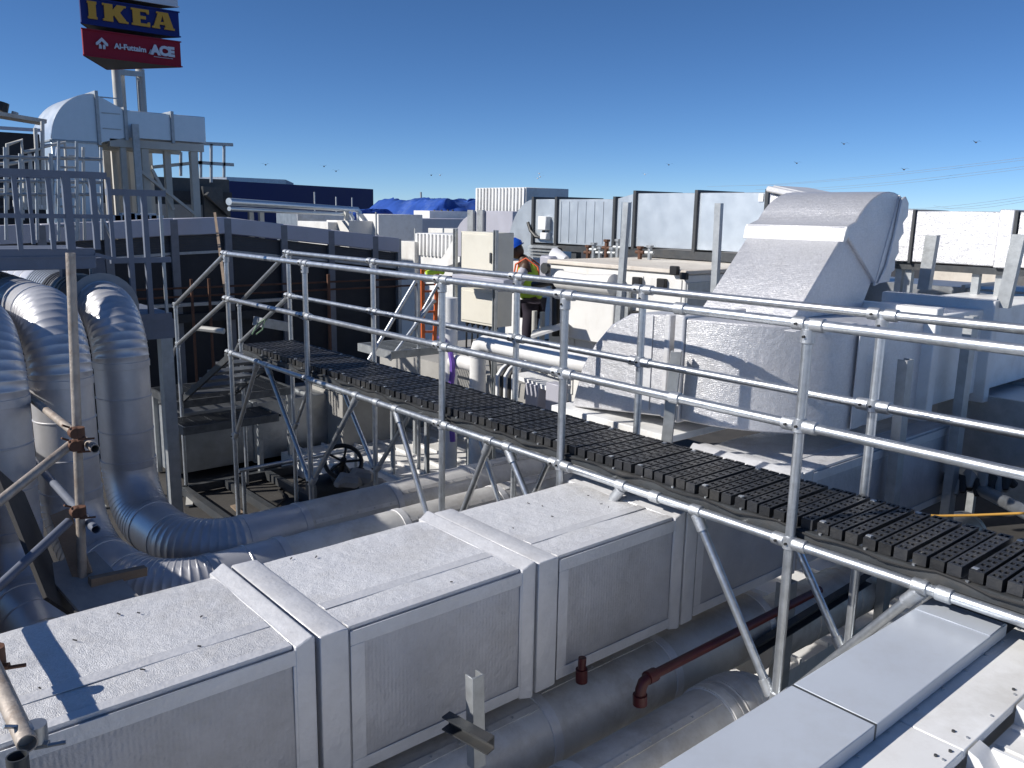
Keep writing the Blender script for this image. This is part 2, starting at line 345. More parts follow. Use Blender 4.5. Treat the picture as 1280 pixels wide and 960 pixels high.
# ------------------------------------------------------------------ round ducts and pipes with seam ridges
def smooth_path(segs):
    """segs: list of points with bend radius -> polyline with arc samples + list of (start,end,kind) pieces"""
    out = []; n = len(segs)
    for i, (p, r) in enumerate(segs):
        p = Vector(p)
        if i in (0, n-1) or r == 0: out.append([('s', p)]); continue
        a = (Vector(segs[i-1][0])-p).normalized(); b = (Vector(segs[i+1][0])-p).normalized()
        ang = a.angle(b); tl = r/math.tan(ang/2); c = p + (a+b).normalized()*(r/math.sin(ang/2))
        A = p+a*tl; B = p+b*tl; u = A-c; w = B-c; th = u.angle(w); pts = []
        for k in range(15):
            t = k/14; pts.append((u*math.sin((1-t)*th)+w*math.sin(t*th))/math.sin(th)+c)
        out.append([('a', q) for q in pts])
    return out
def seam_line(pts, r, step, ridge, hw=.006, ends=True):
    """resample a polyline with ridges every step"""
    P = []; RR_ = []
    for i in range(len(pts)-1):
        p, q = pts[i], pts[i+1]; L = (q-p).length
        if L < 1e-5: continue
        n = max(1, round(L/step)); d = (q-p)/L
        if i == 0: P.append(p); RR_.append(r)
        for k in range(1, n+1):
            s = L*k/n
            if k < n:
                for o, e in ((-hw*1.3,0),(-hw*.6,ridge),(hw*.6,ridge),(hw*1.3,0)): P.append(p+d*(s+o)); RR_.append(r+e)
            else: P.append(p+d*s); RR_.append(r)
    return P, RR_
def round_duct(segs, r, name, label, cat, material, step=.32, ridge=.005, group=None, n=28, pn=('straight_section','elbow_section')):
    root = thing(name, Vector(segs[0][0]), label, cat, group)
    groups = smooth_path(segs)
    for i in range(len(groups)):
        if groups[i][0][0] == 'a':
            pts = [q for _, q in groups[i]]; P = []; Q = []
            for k, p in enumerate(pts):          # lobster-back gores: a standing ridge at every joint
                t = ((pts[min(k+1,14)]-pts[max(k-1,0)])).normalized()
                if 0 < k < 14:
                    for o, e in ((-.0055,0),(-.0035,ridge*.7),(.0035,ridge*.7),(.0055,0)): P.append(p+t*o); Q.append(r+.002+e)
                else: P.append(p); Q.append(r+.002)
            MB().path(P, r, n, True, Q).build(pn[1], material, root)
        if i < len(groups)-1:
            p, q = groups[i][-1][1], groups[i+1][0][1]
            if (q-p).length > .03:
                P, Q = seam_line([p, q], r, step, ridge)
                MB().path(P, r, n, True, Q).build(pn[0], material, root)
                t = (q-p).normalized()
                for e_, sgn in ((p, 1), (q, -1)):
                    MB().path([e_-t*.02*sgn, e_-t*.018*sgn, e_+t*.035*sgn, e_+t*.037*sgn], r, n, True, [r+.0035,r+.007,r+.007,r+.0035]).build('joint_band', material, root)
    return root
round_duct([((2.0,11,2.68),0),((2.0,7.28,2.68),.42),((2.0,7.28,.96),.45),((2.08,6.06,.96),.42),((2.95,6.06,.96),0)], .21,
           'spiral_duct', 'shiny round duct bending twice to the floor, third from the left and nearest the walkway', 'duct', M['spiral'], group='round ducts dropping at the left')
round_duct([((1.37,11,2.74),0),((1.37,6.46,2.74),.42),((1.37,6.46,1.05),.45),((1.58,5.36,1.02),.42),((2.45,5.36,1.02),0)], .20,
           'spiral_duct', 'shiny round duct in the middle of three, behind the upright scaffold pole', 'duct', M['spiral'], group='round ducts dropping at the left')
round_duct([((.90,11,2.72),0),((.90,6.12,2.72),.42),((.90,6.12,1.0),.42),((.86,4.4,1.0),.4),((.2,4.4,1.0),0)], .20,
           'spiral_duct', 'shiny round duct at the left edge of the photo, outermost of three', 'duct', M['spiral'], group='round ducts dropping at the left')
# cladded pipes that run along under the walkway and in front of the foil duct
def clad_pipe(p, q, r, label, step=.9, group='clad pipes along the foil duct'):
    p = Vector(p); q = Vector(q); root = thing('clad_pipe', p, label, 'pipe', group)
    L = (q-p).length; d = (q-p)/L; n = max(1, round(L/step))
    for k in range(n):
        a = p+d*(L*k/n); b = p+d*(L*(k+1)/n)
        P = [a + d*(L/n)*t/8 + Vector((0, noise.noise(a*3+Vector((t,0,0)))*.006, noise.noise(a*2+Vector((0,t,0)))*.006)) for t in range(9)]; P[0] = a; P[-1] = b
        MB().path(P, r, 26).build('cladding_section', M['jacket'], root)
        th_ = .5+.35*k; off_ = Vector((0, -math.cos(th_)*r, math.sin(th_)*r))
        MB().beam(a+d*.04+off_, b-d*.04+off_, .035, .008, off_.normalized()).build('lap_seam', M['jacket'], root)
        rvm = MB()
        for q_ in range(5): rvm.path([a+d*(.1+.16*q_)+off_*1.0, a+d*(.1+.16*q_)+off_*1.045], .006, 6)
        rvm.build('rivet_row', M['fitting'], root, kind='stuff')
        MB().path([b-d*.03,b-d*.028,b+d*.028,b+d*.03], r, 26, True, [r+.001,r+.006,r+.006,r+.001]).build('joint_band', M['tape'], root)
    return root
clad_pipe((2.2,6.75,.42), (7.2,6.75,.42), .22, 'dull clad pipe lying furthest back, behind the walkway posts')
clad_pipe((2.952,6.06,.96), (7.2,6.06,.96), .212, 'long pale clad pipe leading right from the third round duct under the walkway')
clad_pipe((2.452,5.36,1.02), (6.4,5.36,1.02), .19, 'pale clad pipe just behind the foil duct, nearer one under the walkway')
clad_pipe((-.2,2.85,.93), (4.5,2.85,.93), .205, 'large dull clad pipe running right beneath the foil duct')
clad_pipe((.4,2.33,.91), (3.42,2.33,.91), .19, 'large dull clad pipe lowest in the foreground, carrying the red fire pipe elbow')
# flexible bent end of the lowest pipe
round_duct([((3.42,2.33,.91),0),((3.86,2.33,.91),.3),((3.86,2.33,.25),0)], .195, 'flexible_duct_end', 'ribbed round duct elbow on the floor below the walkway diagonals', 'duct', M['jacket'], step=.05, ridge=.008)
round_duct([((4.5,2.85,.80),0),((8.2,2.95,.62),0)], .205, 'spiral_duct', 'dull round duct going away to the right underneath the walkway', 'duct', M['jacket'], step=.6)

# red fire pipe
rp = thing('fire_pipe', (2.98,2.3,.72), 'dark red painted pipe with elbow above the front clad pipes', 'pipe')
MB().path([at(800,874,y=2.4), at(801,862,y=2.4), at(804,853,y=2.4), at(812,846,y=2.4)], .028, 12).build('elbow', M['red'], rp)
e0 = at(812,846,y=2.4); MB().tube(e0, (4.55,2.4,e0.z+.0), .024, 12).build('pipe_run', M['red'], rp)
MB().tube(at(800,880,y=2.4), at(800,868,y=2.4), .036, 12).build('coupling', M['red'], rp)
MB().tube(at(812,846,y=2.4)-V(.02,0,0), at(812,846,y=2.4)+V(.04,0,0), .034, 12).build('coupling', M['red'], rp)
rs = thing('sprinkler_stub', at(727,850,y=2.66), 'short dark red pipe stub under the bottom edge of the foil duct', 'pipe stub')
MB().tube(at(727,852,y=2.66), at(727,836,y=2.66), .03, 12).build('coupling', M['red'], rs)
MB().tube(at(727,838,y=2.66), at(728,822,y=2.66), .02, 12).build('pipe', M['red'], rs)

# ------------------------------------------------------------------ walkway
RX, FX, ZT, ZM, ZB = 3.5, 4.2, 3.05, 2.576, 2.0
PY = [8.72, 6.95, 4.86, 3.61, 2.02, .35]
ww = thing('walkway', (3.85,4.6,0), 'raised walkway of galvanised scaffold tubes with a black plastic deck', 'walkway')
m_ring = MB().path([(0,0,-.034),(0,0,-.030),(0,0,.030),(0,0,.034)], .03, 14, True, [.028,.0325,.0325,.028]).mesh('clamp_collar', M['fitting'])
m_screw = MB().path([(0,0,0),(0,0,.012)], .007, 6).mesh('set_screw', M['rubber'])
def collar(p, axis, parent, screw=True):
    rot = {'x': (0, R(90), 0), 'y': (R(90), 0, 0), 'z': (0, 0, 0)}.get(axis) if isinstance(axis, str) else axis.to_track_quat('Z','Y').to_euler()
    c = inst('clamp_collar', m_ring, p, parent, rot)
    if screw and parent is ww:
        s = inst('set_screw', m_screw, Vector(p)+Vector((-.032 if axis != 'x' else 0, -.0, .0)), None, (0, R(-90), 0)); s.parent = c
        s.matrix_parent_inverse = (Matrix.Translation(Vector(p)) @ c.rotation_euler.to_matrix().to_4x4()).inverted(); s.location = Vector(p)+Vector((-.031, 0, 0))
    return c
for x in (RX, FX):
    for z in (ZT, ZM, ZB):
        y1 = PY[0]
        cuts = [-.9] + sorted(PY + [2.9, 5.4])[0:] if x == RX else [-.9] + sorted(PY)
        MB().pipe((x,-.9,z), (x,y1,z), TR, n=16).build('guard_rail' if z > ZB else 'deck_rail', M['tube'], ww)
        for y in PY:
            collar((x,y+.045 if z == ZT else y+.055,z), 'y', ww); collar((x,y-.045 if z == ZT else y-.055,z), 'y', ww, False)
        for y in (7.85, 5.75, 4.3, 2.85, 1.3) if z == ZB else ((1.2,) if x == FX else (2.75,)):
            collar((x,y,z), 'y', ww, False)
    for i, y in enumerate(PY):
        bot = .03 if not (x == RX and y < .5) else 2.0
        MB().tube((x,y,bot), (x,y,ZT+.004), TR, 16).build('post', M['tube'], ww)
        for z in (ZT-.055, ZM, ZB): collar((x,y,z), 'z', ww)
        if y > 1: MB().path([(x,y,.0),(x,y,.012),(x,y,.012),(x,y,.07)], .03, 12, True, [.07,.07,.033,.033]).build('base_flange', M['fitting'], ww)
    nodes = {8.72: 1.08, 6.95: 1.02, 4.86: .96, 3.61: 1.35, 2.02: 1.18}
    st = [(8.05,8.72),(7.81,6.95),(6.08,6.95),(5.47,4.86),(4.31,4.86),(4.11,3.61),(3.1,3.61),(2.57,2.02),(1.40,2.02)]
    for yt, yp in st:
        p = V(x, yt, ZB-.02); q = V(x, yp+(.03 if yt > yp else -.03), nodes[yp]); d = (q-p).normalized()
        MB().tube(p+d*.03, q-d*.02, TR*.92, 14).build('diagonal_brace', M['tube'], ww)
        MB().path([p, p+d*.09], .031, 12).build('brace_socket', M['fitting'], ww)
        MB().path([q-d*.08, q], .031, 12).build('brace_socket', M['fitting'], ww)
        collar((x, yt, ZB), 'y', ww, False)
    for yp, z in nodes.items(): collar((x, yp, z), 'z', ww)
# cross tubes under the deck, side angles, planks
for y in (8.5,7.4,6.3,5.2,4.2,3.2,2.3,1.4,.5):
    MB().tube((RX,y,ZB-.0), (FX,y,ZB-.0), TR*.8, 10).build('cross_tube', M['tube'], ww)
for x in (3.545, 4.135):
    MB().channel((x,-.6,2.035), (x,8.5,2.035), .05, .04, .005, side=V(0,0,1)).build('deck_bearer', M['darksteel'], ww)
MB().box((3.83,-.6,2.026), (3.87,8.5,2.05)).build('deck_bearer', M['darksteel'], ww)
def plank_mesh(L=.56, w=.058, h=.05, nh=7):
    """hollow topped plastic bar: two rows of rectangular pockets"""
    bm = bmesh.new(); xs = [-L/2]; pw = L/nh
    for i in range(nh): xs += [-L/2+pw*i+pw*.30, -L/2+pw*i+pw*.74]
    xs.append(L/2); ys = [-w/2, -w*.32, -w*.06, w*.06, w*.32, w/2]
    g_ = [[bm.verts.new((x, y, h)) for y in ys] for x in xs]
    for i in range(len(xs)-1):
        for j in range(5):
            q = [g_[i][j], g_[i+1][j], g_[i+1][j+1], g_[i][j+1]]
            if i % 2 == 1 and j in (1, 3):
                lo_ = [bm.verts.new((v.co.x, v.co.y, h-.02)) for v in q]
                for k in range(4): bm.faces.new([q[k], q[(k+1) % 4], lo_[(k+1) % 4], lo_[k]])
                bm.faces.new(lo_)
            else: bm.faces.new(q)
    bot = {}
    for i, j in [(i, j) for i in range(len(xs)) for j in range(6) if i in (0, len(xs)-1) or j in (0, 5)]: bot[i, j] = bm.verts.new((g_[i][j].co.x, g_[i][j].co.y, 0))
    for i in range(len(xs)-1):
        for j in (0, 5): bm.faces.new([g_[i][j], g_[i+1][j], bot[i+1, j], bot[i, j]])
    for j in range(5):
        for i in (0, len(xs)-1): bm.faces.new([g_[i][j], g_[i][j+1], bot[i, j+1], bot[i, j]])
    bmesh.ops.recalc_face_normals(bm, faces=bm.faces)
    me = bpy.data.meshes.new('deck_plank'); bm.to_mesh(me); bm.free(); me.materials.append(M['plank']); return me
pms = [plank_mesh(nh=n_) for n_ in (9, 9, 9)]
k = 0; y = -.3
while y < 8.42:
    for j in range(3):
        me = pms[k % 3]; jit = random.uniform(-.004,.004)
        inst('deck_plank', me, (3.845+random.uniform(-.006,.006), y+j*.0725+jit*.5, 2.062+random.uniform(0,.003)), ww, (random.uniform(-.01,.01), 0, random.uniform(-.006,.006)))
        k += 1
    MB().box((3.59,y-.02,2.052), (4.10,y+.165,2.061)).build('tile_backing', M['plank'], ww)
    y += .228
# wavy cable and edge strip that lies between the near deck rail and the planks
pts = [V(3.53+.012*math.sin(i*.9), -.4+i*.11, 2.058+.012*math.sin(i*1.7)) for i in range(80)]
tag(MB().path(pts, .006, 6).build('edge_cable', M['rubber']), 'black cable snaking along the near edge of the black deck', 'cable')
m = MB()
for i in range(160):
    if i % 4 == 0: MB().path([(3.557, -.3+i*.055, 2.05), (3.557, -.3+i*.055, 2.068)], .008, 6).build('edge_clip', M['fitting'], ww)
for i in range(36):
    yy_ = -.1+i*.228+.19
    for xx_ in (3.60, 4.09): MB().box((xx_-.012,yy_-.012,2.063), (xx_+.012,yy_+.012,2.116 if i % 3 else 2.108)).build('plank_clip', M['fitting'], ww)
# stairs at the far end
SB = [(RX, 10.34), (FX, 10.12)]
for x, ys in SB:
    for za, zb in ((ZT,2.36),(ZM,1.88)):
        MB().tube((x,8.72,za), (x,ys,zb), TR, 14).build('stair_rail', M['tube'], ww); collar((x,ys,zb), 'z', ww)
    MB().tube((x,ys,.02), (x,ys,2.38), TR, 14).build('post', M['tube'], ww)
    MB().tube((x,ys,1.9), (x,ys+.6,1.35), TR*.9, 10).build('stair_rail', M['tube'], ww)
    MB().beam((x+(.03 if x == RX else -.03),8.75,1.98), (x+(.03 if x == RX else -.03),10.5,1.12), .03, .07).build('stair_stringer', M['darksteel'], ww)
for i in range(6):
    t = (i+.6)/6.4
    MB().box((RX+.05,8.75+1.72*t-.11,2.0-.86*t), (FX-.05,8.75+1.72*t+.11,2.03-.86*t)).build('stair_tread', M['grating'], ww)
def grating(name, x0, x1, y0, y1, z, root, m_='grating'):
    for i in range(int((y1-y0)/.055)):
        MB().box((x0+.02,y0+.03+i*.055,z-.03), (x1-.02,y0+.036+i*.055,z)).build('grating_bar', M[m_], root)
    for i in range(int((x1-x0)/.2)+1):
        MB().box((x0+.02+i*.2,y0,z-.036), (x0+.028+i*.2,y1,z-.004)).build('cross_bar', M[m_], root)
    for a, b in (((x0,y0,z-.09),(x0+.03,y1,z+.01)),((x1-.03,y0,z-.09),(x1,y1,z+.01)),((x0+.03,y0,z-.088),(x1-.03,y0+.03,z+.008)),((x0+.03,y1-.03,z-.088),(x1-.03,y1,z+.008))):
        MB().box(a, b).build('edge_beam', M[m_], root)
gl = thing('landing_platform', (4.2,10.5,0), 'dark steel grating landing at the foot of the far walkway stairs', 'platform')
grating('landing', 3.45, 5.0, 10.36, 11.4, 1.16, gl); 
gl2 = thing('landing_platform', (3.9,9.6,0), 'lower dark grating platform crossing beneath the far stairs', 'platform')
grating('landing', 3.30, 4.5, 9.75, 10.3, .98, gl2)
for r_, zz, pts in ((gl,1.07,((3.5,11.35),(4.95,10.4),(4.95,11.35))),(gl2,.89,((3.35,10.25),(4.45,10.25)))):
    for px, py in pts: MB().beam((px,py,.02), (px,py,zz), .06, .06).build('leg', M['steel'], r_)
# base frame at the foot of the near end post
bf = thing('floor_frame', (3.9,8.9,.05), 'dark steel frame with cross bars lying on the floor round the end post', 'frame')
for a, b in (((3.42,8.45,.08),(3.42,10.2,.08)),((3.42,8.45,.08),(5.0,8.45,.08)),((5.0,8.45,.08),(5.0,10.2,.08)),((3.42,10.2,.08),(5.0,10.2,.08)),((3.95,8.45,.081),(3.95,10.2,.081)),((4.5,8.45,.081),(4.5,10.2,.081))):
    MB().beam(a, b, .08, .1).build('frame_bar', M['darksteel'], bf)
hr = thing('low_rail', (3.6,8.85,0), 'low single tube rail on short legs in front of the grey box duct', 'rail')
MB().tube((3.6,8.9,.62), (5.2,8.9,.62), .025, 10).build('rail', M['tube'], hr)
for x in (3.65, 5.1): MB().tube((x,8.9,.02), (x,8.9,.62), .022, 10).build('leg', M['tube'], hr)

# ------------------------------------------------------------------ galvanised box duct behind the walkway, low
def box_duct(name, label, x0, x1, y0, y1, z0, z1, cuts, axis, material, ribs=True, parent=None, fl=.03, group=None, fmat=None):
    root = thing(name, ((x0+x1)/2,(y0+y1)/2,z0), label, 'duct', group)
    ends = [(x0, x1), (y0, y1)][axis]; cs = [ends[0]] + list(cuts) + [ends[1]]
    for a, b in zip(cs[:-1], cs[1:]):
        g_ = .012
        if axis == 0: MB().box((a+g_,y0,z0), (b-g_,y1,z1)).build('duct_section', material, root, bevel=.004)
        else: MB().box((x0,a+g_,z0), (x1,b-g_,z1)).build('duct_section', material, root, bevel=.004)
    for c in cs:
        if axis == 0: MB().loft([ring(c+k_, o, y0, y1, z0, z1) for k_, o in ((-.022,-.01),(-.02,fl),(.02,fl),(.022,-.01))]).build('flange', fmat or M['steel'], root)
        else: MB().loft([[(q[1],c+k_,q[2]) for q in ring(0, o, x0, x1, z0, z1)] for k_, o in ((-.022,-.01),(-.02,fl),(.02,fl),(.022,-.01))]).build('flange', fmat or M['steel'], root)
    return root
# low galvanised duct: front (-y) faces seen through the braces
ld_ = box_duct('sheet_metal_duct', 'dull galvanised box duct on the floor behind the walkway braces', 3.55, 9.2, 10.75, 11.7, .12, .92, (4.6,5.45,6.6,7.7), 0, M['oldsheet'])

# ------------------------------------------------------------------ big foil duct on the right with elbow
bd = thing('insulated_duct', (6.2,3.2,2.05), 'large foil covered duct behind the right half of the walkway, turning a corner', 'duct')
BZ0, BZ1 = 2.08, 2.80
Y0, Y1 = 2.80, 3.62
for (a, b, mt) in ((5.62,6.52,M['foil_grid']),(6.66,7.62,M['white']),(7.76,9.6,M['white'])):
    MB().box((a,Y0,BZ0), (b,Y1,BZ1)).build('duct_section', mt, bd, bevel=.008)
for a in (6.52, 7.62):
    MB().loft([ring(x, o, Y0, Y1, BZ0, BZ1) for x, o in ((a-.03,.005),(a,.075),(a+.10,.078),(a+.14,.06),(a+.142,-.01))]).build('flange_wrap', M['white'], bd, bevel=.006)
# elbow from -x run to +y run: quarter turn about (5.62, 3.78)
arc = []
for k in range(13):
    t = R(90)*k/12; arc.append((5.64-.84*math.sin(t)*1.0, 3.72-.92*math.cos(t)))
poly = arc + [(5.64,3.72)]
MB().prism(poly, 2, BZ0-.01, BZ1+.01).build('elbow_section', M['foil_grid'], bd, bevel=.01)
MB().box((4.775,3.72,BZ0-.03), (5.665,3.80,BZ1+.035)).build('flange_wrap', M['tape'], bd, bevel=.01)
MB().box((4.785,3.85,BZ0-.02), (5.655,3.90,BZ1+.025)).build('flange_wrap', M['tape'], bd, bevel=.01)
# last piece falls away as a downward elbow
pr_ = [(3.90,BZ0-.02),(3.90,BZ1+.02),(4.25,BZ1-.01),(4.45,BZ1-.12),(4.62,BZ1-.30),(4.75,BZ1-.5),(4.85,BZ0-.12)]
MB().prism(pr_, 0, 4.81, 5.63).build('drop_elbow', M['foil_grid'], bd, bevel=.012)
MB().box((4.80,4.02,BZ0+.0), (4.807,4.10,BZ1-.0)).build('tape_strip', M['tape'], bd)
MB().box((4.82,2.87,BZ1+.013), (5.6,2.95,BZ1+.017)).build('tape_strip', M['tape'], bd)
MB().box((5.50,Y0-.012,BZ0+.01), (5.63,Y0-.004,BZ1-.01)).build('tape_strip', M['tape'], bd)
# plinth under the drop elbow
pl = tag(MB().box((4.72,3.75,1.9), (5.7,5.0,1.955)).build('support_plate', M['white'], bevel=.006), 'white metal plate under the corner of the large foil duct', 'plate')
# upright channels that hold it
def upright(p, q, label, w=.11, h=.06, side=V(1,0,0), material=None):
    o = MB().channel(p, q, w, h, .008, side).build('support_channel', material or M['steel'], bevel=.001)
    return tag(o, label, 'channel', 'upright steel support channels')
upright(at(832,560,x=4.66), at(845,440,x=4.66), 'short weathered channel post at the corner of the large foil duct', .075, .06, V(.5,-.87,0))
upright((6.0,2.62,.3), (5.93,2.62,2.56), 'dark channel post standing before the foil duct, left of two', .10, .07)
upright((6.98,2.62,.3), (6.98,2.62,2.80), 'dark channel post standing before the foil duct, right of two', .11, .07)
upright(at(770,420,x=6.3), at(782,253,x=6.3), 'tall leaning channel post in front of the white air unit', .07, .05, V(0,-1,0))
upright(at(891,372,x=6.86), at(897,254,x=6.86), 'tall channel post before the galvanised duct, left of the sloping duct', .07, .05, V(0,-1,0))
upright(at(1153,362,x=7.7), at(1164,294,x=7.7), 'short channel post in front of the right hand foil duct', .10, .07, V(0,-1,0))
upright(at(1252,385,x=7.7), at(1273,293,x=7.7), 'channel post at the right edge before the foil duct', .10, .07, V(0,-1,0))
upright(at(600,960,y=2.45), at(598,846,y=2.45), 'galvanised angle post in front of the foreground foil duct', .06, .05)
tag(MB().channel(at(562,897,y=2.52), at(618,928,y=2.3), .06, .05, .006, side=V(0,0,1)).build('angle_bracket', M['darksteel']), 'dark steel bracket crossing the angle post before the foil duct', 'bracket')
upright((4.62,2.62,.28), (4.62,2.62,1.25), 'short channel leg under the foreground foil duct beyond the walkway', .12, .08)
tag(MB().channel((4.2,2.62,.95), (5.6,2.62,1.02), .07, .05, .006, side=V(0,0,1)).build('support_angle', M['darksteel']), 'dark bracket angle crossing under the walkway behind the posts', 'bracket')

# ------------------------------------------------------------------ sloping duct with square elbow
sd = thing('sloping_duct', (5.9,3.7,2.8), 'white foil wrapped duct sloping up to a square elbow at the right', 'duct')
SY0, SY1 = 3.30, 4.12
MB().prism([(5.5,2.80),(6.47,2.80),(6.62,3.05),(6.22,3.46),(6.13,3.44)], 1, SY0, SY1).build('sloped_section', M['foil_grid'], sd, bevel=.008)
curve = [(6.10,3.40),(6.07,3.46)]
for k in range(9):
    t = R(140-65*k/8); curve.append((6.72+.70*math.cos(t)*.93, 3.08+.66*math.sin(t)))
curve += [(6.92,3.60),(6.80,3.12),(6.62,3.02)]
MB().prism(curve, 1, SY0-.025, SY1+.025).build('elbow_section', M['foil_grid'], sd, bevel=.008)
MB().prism([(6.045,3.35),(6.065,3.44),(6.085,3.47),(6.115,3.44),(6.10,3.36)], 1, SY0-.035, SY1+.035).build('flange_wrap', M['white'], sd, bevel=.006)
MB().prism([(6.60,3.0),(6.81,3.05),(7.0,3.66),(6.86,3.72)], 1, SY0-.034, SY0-.012).build('end_flange', M['tape'], sd, bevel=.004)
m = MB(); fl_ = [(6.62,3.02),(6.80,3.03),(6.82,3.10),(6.87,3.12),(6.86,3.21),(6.91,3.26),(6.89,3.35),(6.96,3.42),(6.93,3.50),(7.0,3.55),(6.99,3.66),(6.93,3.71),(6.86,3.69),(6.80,3.40),(6.72,3.16)]
m.prism(fl_, 1, SY0-.055, SY0-.036); m.build('torn_foil_edge', M['tape'], sd, bevel=.006)

# ------------------------------------------------------------------ galvanised duct in the background, along y
gx0, gx1 = 8.6, 9.5
gd = thing('sheet_metal_duct', (9,8,3.1), 'long blue grey galvanised duct above the white air unit', 'duct')
yy = [at(q,250,x=gx0).y for q in (960,872,795)]; zt_ = at(880,241,x=gx0).z; zb_ = at(880,313,x=gx0).z
for a, b in ((yy[0],yy[1]),(yy[1],yy[2])):
    MB().box((gx0,a+.01,zb_), (gx1,b-.01,zt_)).build('duct_section', M['sheet'], gd, bevel=.006)
y2 = [at(q,250,x=gx0).y for q in (770,697,668)]; zt2 = at(720,249,x=gx0).z; zb2 = at(720,306,x=gx0).z
MB().prism([(yy[2]+.01,zb_),(yy[2]+.01,zt_),(y2[0],zt2),(y2[0],zb2)], 0, gx0, gx1).build('taper_section', M['sheet'], gd)
for a, b in ((y2[0],y2[1]),(y2[1],y2[2])):
    MB().box((gx0,a+.01,zb2), (gx1,b-.01,zt2)).build('duct_section', M['sheet'], gd, bevel=.006)
ye = at(634,290,x=gx0).y
pc = [(y2[2],zb2-.25),(y2[2],zt2)]
for k in range(1, 11):
    t = R(90)*k/10; pc.append((y2[2]+(ye-y2[2])*math.sin(t), zb2-.25+(zt2-zb2+.25)*math.cos(t)))
MB().prism(pc, 0, gx0, gx1).build('elbow_section', M['sheet'], gd)
for y_, za, zb in ((yy[0],zb_,zt_),(yy[1],zb_,zt_),(yy[2],zb_,zt_),(y2[0],zb2,zt2),(y2[1],zb2,zt2),(y2[2],zb2,zt2)):
    MB().loft([[(q[1],y_+k_,q[2]) for q in ring(0, o, gx0, gx1, za, zb)] for k_, o in ((-.025,-.01),(-.022,.035),(.022,.035),(.025,-.01))]).build('flange', M['darksteel'], gd)
for i in range(9):
    y_ = yy[2]+(y2[1]-yy[2])*(i+.5)/9
    if abs(y_-y2[0]) > .1: MB().box((gx0-.008,y_-.006,zb2+.03), (gx0-.001,y_+.006,zt2-.03)).build('stiffener_rib', M['sheet'], gd)
MB().box((gx0-.03,yy[0],zb_-.12), (gx0+.06,yy[2],zb_-.02)).build('bearer', M['darksteel'], gd)
MB().box((gx0-.03,yy[2],zb2-.10), (gx0+.06,y2[2],zb2-.02)).build('bearer', M['darksteel'], gd)
for q in (885, 830, 717, 745):
    p = at(q,320,x=gx0); MB().box((gx0,p.y-.05,1.4), (gx0+.1,p.y+.05,zb_-.121)).build('leg', M['darksteel'], gd)
MB().box((gx0-.012,at(955,245,x=gx0).y-.0,at(955,252,x=gx0).z), (gx0-.004,at(949,245,x=gx0).y,at(949,242,x=gx0).z)).build('white_tag', M['white'], gd)
# wall isolator on it
iso = thing('isolator_switch', at(680,280,x=gx0), 'small white switch box with black cables on the galvanised duct', 'switch')
p = at(680,279,x=gx0-.06); MB().box((p.x-.05,p.y-.09,p.z-.1), (gx0-.002,p.y+.09,p.z+.1)).build('housing', M['white'], iso, bevel=.01)
q = at(681,295,x=gx0-.06); MB().box((q.x-.04,q.y-.07,q.z-.05), (gx0-.002,q.y+.07,q.z+.05)).build('housing', M['white'], iso, bevel=.01)
MB().path([at(660,278,x=gx0-.05), at(663,288,x=gx0-.06), at(670,296,x=gx0-.06), at(677,297,x=gx0-.06), at(681,284,x=gx0-.05)], .025, 8).build('cable', M['cable'], iso)
# louvre under it
lv = thing('slatted_vent', at(678,315,x=8.5), 'grey slatted louvre panel under the far end of the galvanised duct', 'louvre')
for i in range(4):
    a = at(661,306+i*3.9,x=8.5); b = at(697,306+i*3.9,x=8.5); c = at(661,309+i*3.9,x=8.5)
    MB().prism([(b.x,a.z),(b.x+.05,a.z),(b.x,c.z)] and [(8.46,c.z),(8.52,a.z),(8.54,a.z),(8.48,c.z)], 1, b.y, a.y).build('slat', M['steel'], lv)
# foil lump joining galvanised duct to elbow
fj = thing('foil_transition', at(985,300,x=8.2), 'crinkled silver foil piece between the galvanised duct and the sloping duct elbow', 'duct')
a = at(961,250,x=8.0); b = at(1018,262,x=8.0); c = at(962,318,x=8.0)
MB().prism([(a.y,c.z),(a.y,a.z+.08),(b.y,a.z-.05),(b.y,c.z)], 0, 8.0, 8.8).build('foil_wrap', M['foil_grid'], fj, bevel=.02)
p0 = at(961,236,x=8.0); p1 = at(1018,248,x=8.0); MB().beam(p0, p1, .12, .06).build('foil_roll', M['tape'], fj, bevel=.015)
MB().beam(p0+V(.4,0,.02), p1+V(.4,0,.02), .7, .04).build('foil_cover', M['tape'], fj, bevel=.015)

# ------------------------------------------------------------------ right hand foil duct
rx = 9.0
rd = thing('insulated_duct', (9.4,3.5,3.08), 'white foil wrapped duct at the right beyond the sloping duct', 'duct')
ya, yb, yc, yd = (at(q,300,x=rx).y for q in (1112,1138,1262,1400)); zt_r = at(1200,264,x=rx).z; zb_r = at(1200,331,x=rx).z
MB().box((rx,yb-.0,zb_r), (rx+.8,ya,zt_r+.015)).build('flange_wrap', M['foil_grid'], rd, bevel=.01)
MB().box((rx+.02,yc,zb_r), (rx+.8,yb-.02,zt_r)).build('duct_section', M['foil_grid'], rd, bevel=.01)
MB().box((rx-.01,yc-.02,zb_r-.01), (rx+.8,yc+.12,zt_r+.02)).build('flange_wrap', M['foil_grid'], rd, bevel=.01)
MB().box((rx+.02,yd,zb_r), (rx+.8,yc-.05,zt_r)).build('duct_section', M['foil_grid'], rd, bevel=.01)
for y_ in (yb-.01, yc-.035): MB().box((rx-.005,y_-.012,zb_r-.01), (rx+.79,y_+.012,zt_r+.012)).build('joint_gap', M['darksteel'], rd)
for q in (1118, 1130, 1215, 1245):
    y_ = at(q,340,x=rx).y; MB().box((rx+.1,y_-.035,.3), (rx+.17,y_+.035,zb_r-.002)).build('leg', M['steel'], rd)
